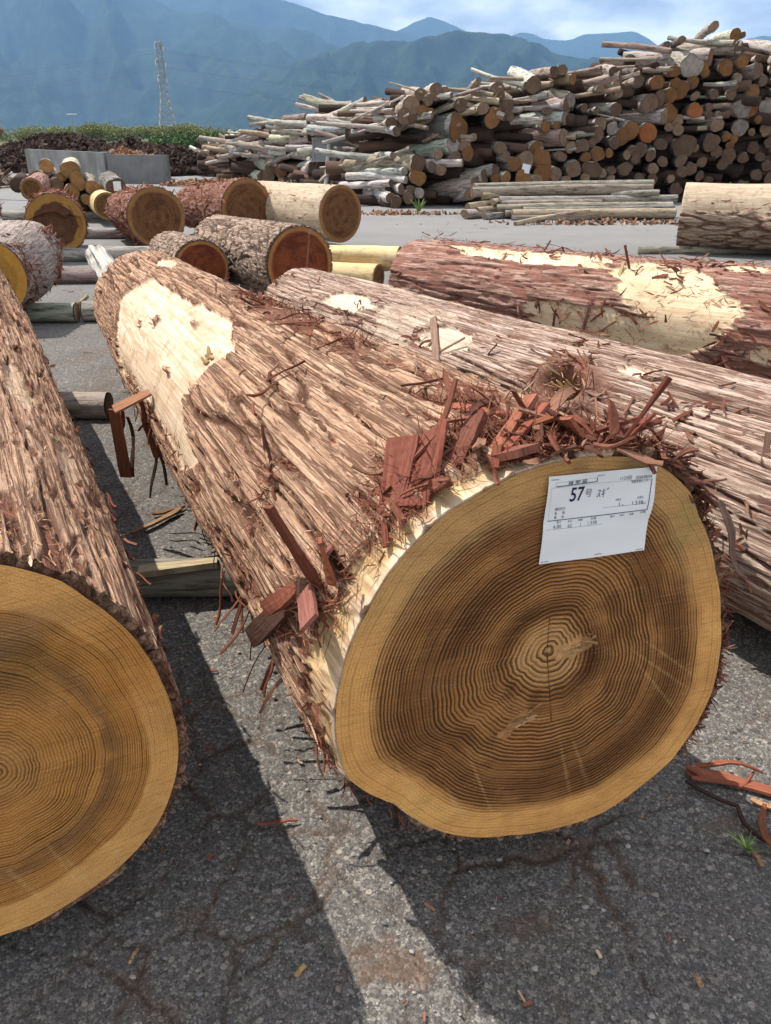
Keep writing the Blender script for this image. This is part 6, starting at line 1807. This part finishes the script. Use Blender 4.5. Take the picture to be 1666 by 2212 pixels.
m = M('pebble', .8, .2)
MAT['pebble'] = m.color(m.ramp(m.attr('tint'), (0, (.10, .10, .105, 1)), (.5, (.24, .23, .22, 1)), (.85, (.40, .37, .33, 1)), (1, (.36, .22, .13, 1))))
tag(g.build('pebbles', MAT['pebble'], smooth_=True), 'loose pebbles scattered over the asphalt', kind='stuff')
g = Geo()
for i in range(700):
    if i % 3:
        x, y = rg.uniform(-3.2, 1.4), rg.uniform(.7, 9)
    else:
        x, y = rg.uniform(-.8, 1.4), rg.uniform(.65, 2.6)
    if i > 520: x, y = rg.uniform(0, 7), rg.uniform(12.5, 16)
    A = rg.random() * np.pi; L_ = (.002 + .010 * rg.random() ** 3) * (1 if y < 4 else 3.0); w = L_ * rg.uniform(.1, .45)
    ca_, sa_ = math.cos(A), math.sin(A)
    g.box((x, y, .008), (L_, w, .0015), np.array([[ca_, -sa_, 0], [sa_, ca_, .0], [0, .1, 1]]), a=float(.2 + .8 * rg.random()))
tag(g.build('bark_crumbs', MAT['fibre']), 'bark crumbs and slivers strewn over the asphalt', kind='stuff')
heap('bark_crumb_patch', 'brown bark litter in front of the pole stack', (3.8, 14.0, 0), 2.2, .35, .03, 260, .05, MAT['heap'], 31, [.5, .6, .4, .7], aspect=(1, .3, .1))
heap('bark_crumb_patch', 'brown bark litter at the foot of the birch logs', (.2, 15.7, 0), 1.3, .25, .03, 160, .05, MAT['heap'], 32, [.5, .6, .4, .7], aspect=(1, .3, .1))

m = M('grass_blade', .6, .3)
MAT['grass'] = m.color(m.ramp(m.attr('tint'), (0, (.07, .13, .025, 1)), (.6, (.17, .27, .06, 1)), (1, (.33, .38, .12, 1))))
def tuft(base, n, ln, wd, spread, label, name='grass_tuft'):
    root = tag(empty(name, base), label, 'grass')
    g = Geo()
    for i in range(n):
        a = rg.random() * 6.28; L_ = ln * rg.uniform(.5, 1.1)
        t = np.linspace(0, 1, 5)
        path = np.asarray(base) + np.outer(t * L_ * spread * rg.uniform(.4, 1.2), [math.cos(a), math.sin(a), 0]) + np.outer(L_ * (t - .35 * t * t * spread), [0, 0, 1])
        V, F = ribbon(path, np.tile([-math.sin(a), math.cos(a), 0.0], (5, 1)), wd * np.array([.8, 1, .8, .5, .1]), wd * .12)
        g.add(V, F, a=float(rg.random()))
    tag(g.build('blades', MAT['grass'], root), kind='stuff')
    return root
tuft(on_ground(1612, 1836), 22, .045, .004, 1.0, 'little green grass tuft in a crack at the lower right')
tuft(on_ground(905, 460), 40, .32, .02, .55, 'yellowish grass tuft at the foot of the birch logs')
wb = at_depth(1602, 412, 17.0); wb[2] = .0
weed = tag(empty('weed', wb), 'leafy green weed growing behind the cream log at the right', 'plant')
wt_ = at_depth(1602, 388, 17.0)[2]
V, F, t_ = crown_geo(wb, .45, wt_, 150, rg, .045)
mk('leaves', V, F, MAT['leaf_green'], weed, attrs=dict(tint=t_), smooth_=False)
g = Geo(); g.bar(wb, wb + [0, 0, wt_ * .8], .012, 5); g.build('stem', MAT['leaf_green'], weed)
g = Geo(); pp = on_pile(*((1228 + 205 / 2.38) * .8641, (1002 / 2.38) * .8641)); g.box(pp - [0, .06, 0], (.085, .002, .085), np.array([[.98, 0, .2], [0, 1, 0], [-.2, 0, .98]])); tag(g.build('paper_slip', MAT['white_metal']), 'small white slip on a log end low in the big pile', 'paper')

# look-alikes are told apart by their order from the left
ORD = ['first', 'second', 'third', 'fourth', 'fifth', 'sixth', 'seventh', 'eighth', 'ninth', 'tenth'] + ['%dth' % k for k in range(11, 60)]
same = {}
for o in bpy.data.objects:
    if o.parent is None and 'label' in o and 'group' in o:
        same.setdefault(o['label'], []).append(o)
for lab, obs in same.items():
    if len(obs) > 1:
        obs.sort(key=lambda o: o.location.x / max(o.location.y, 1))
        for k, o in enumerate(obs):
            o['label'] = '%s, %s from left' % (lab, ORD[k])
for o in bpy.data.objects:
    if '_o' in o: del o['_o']
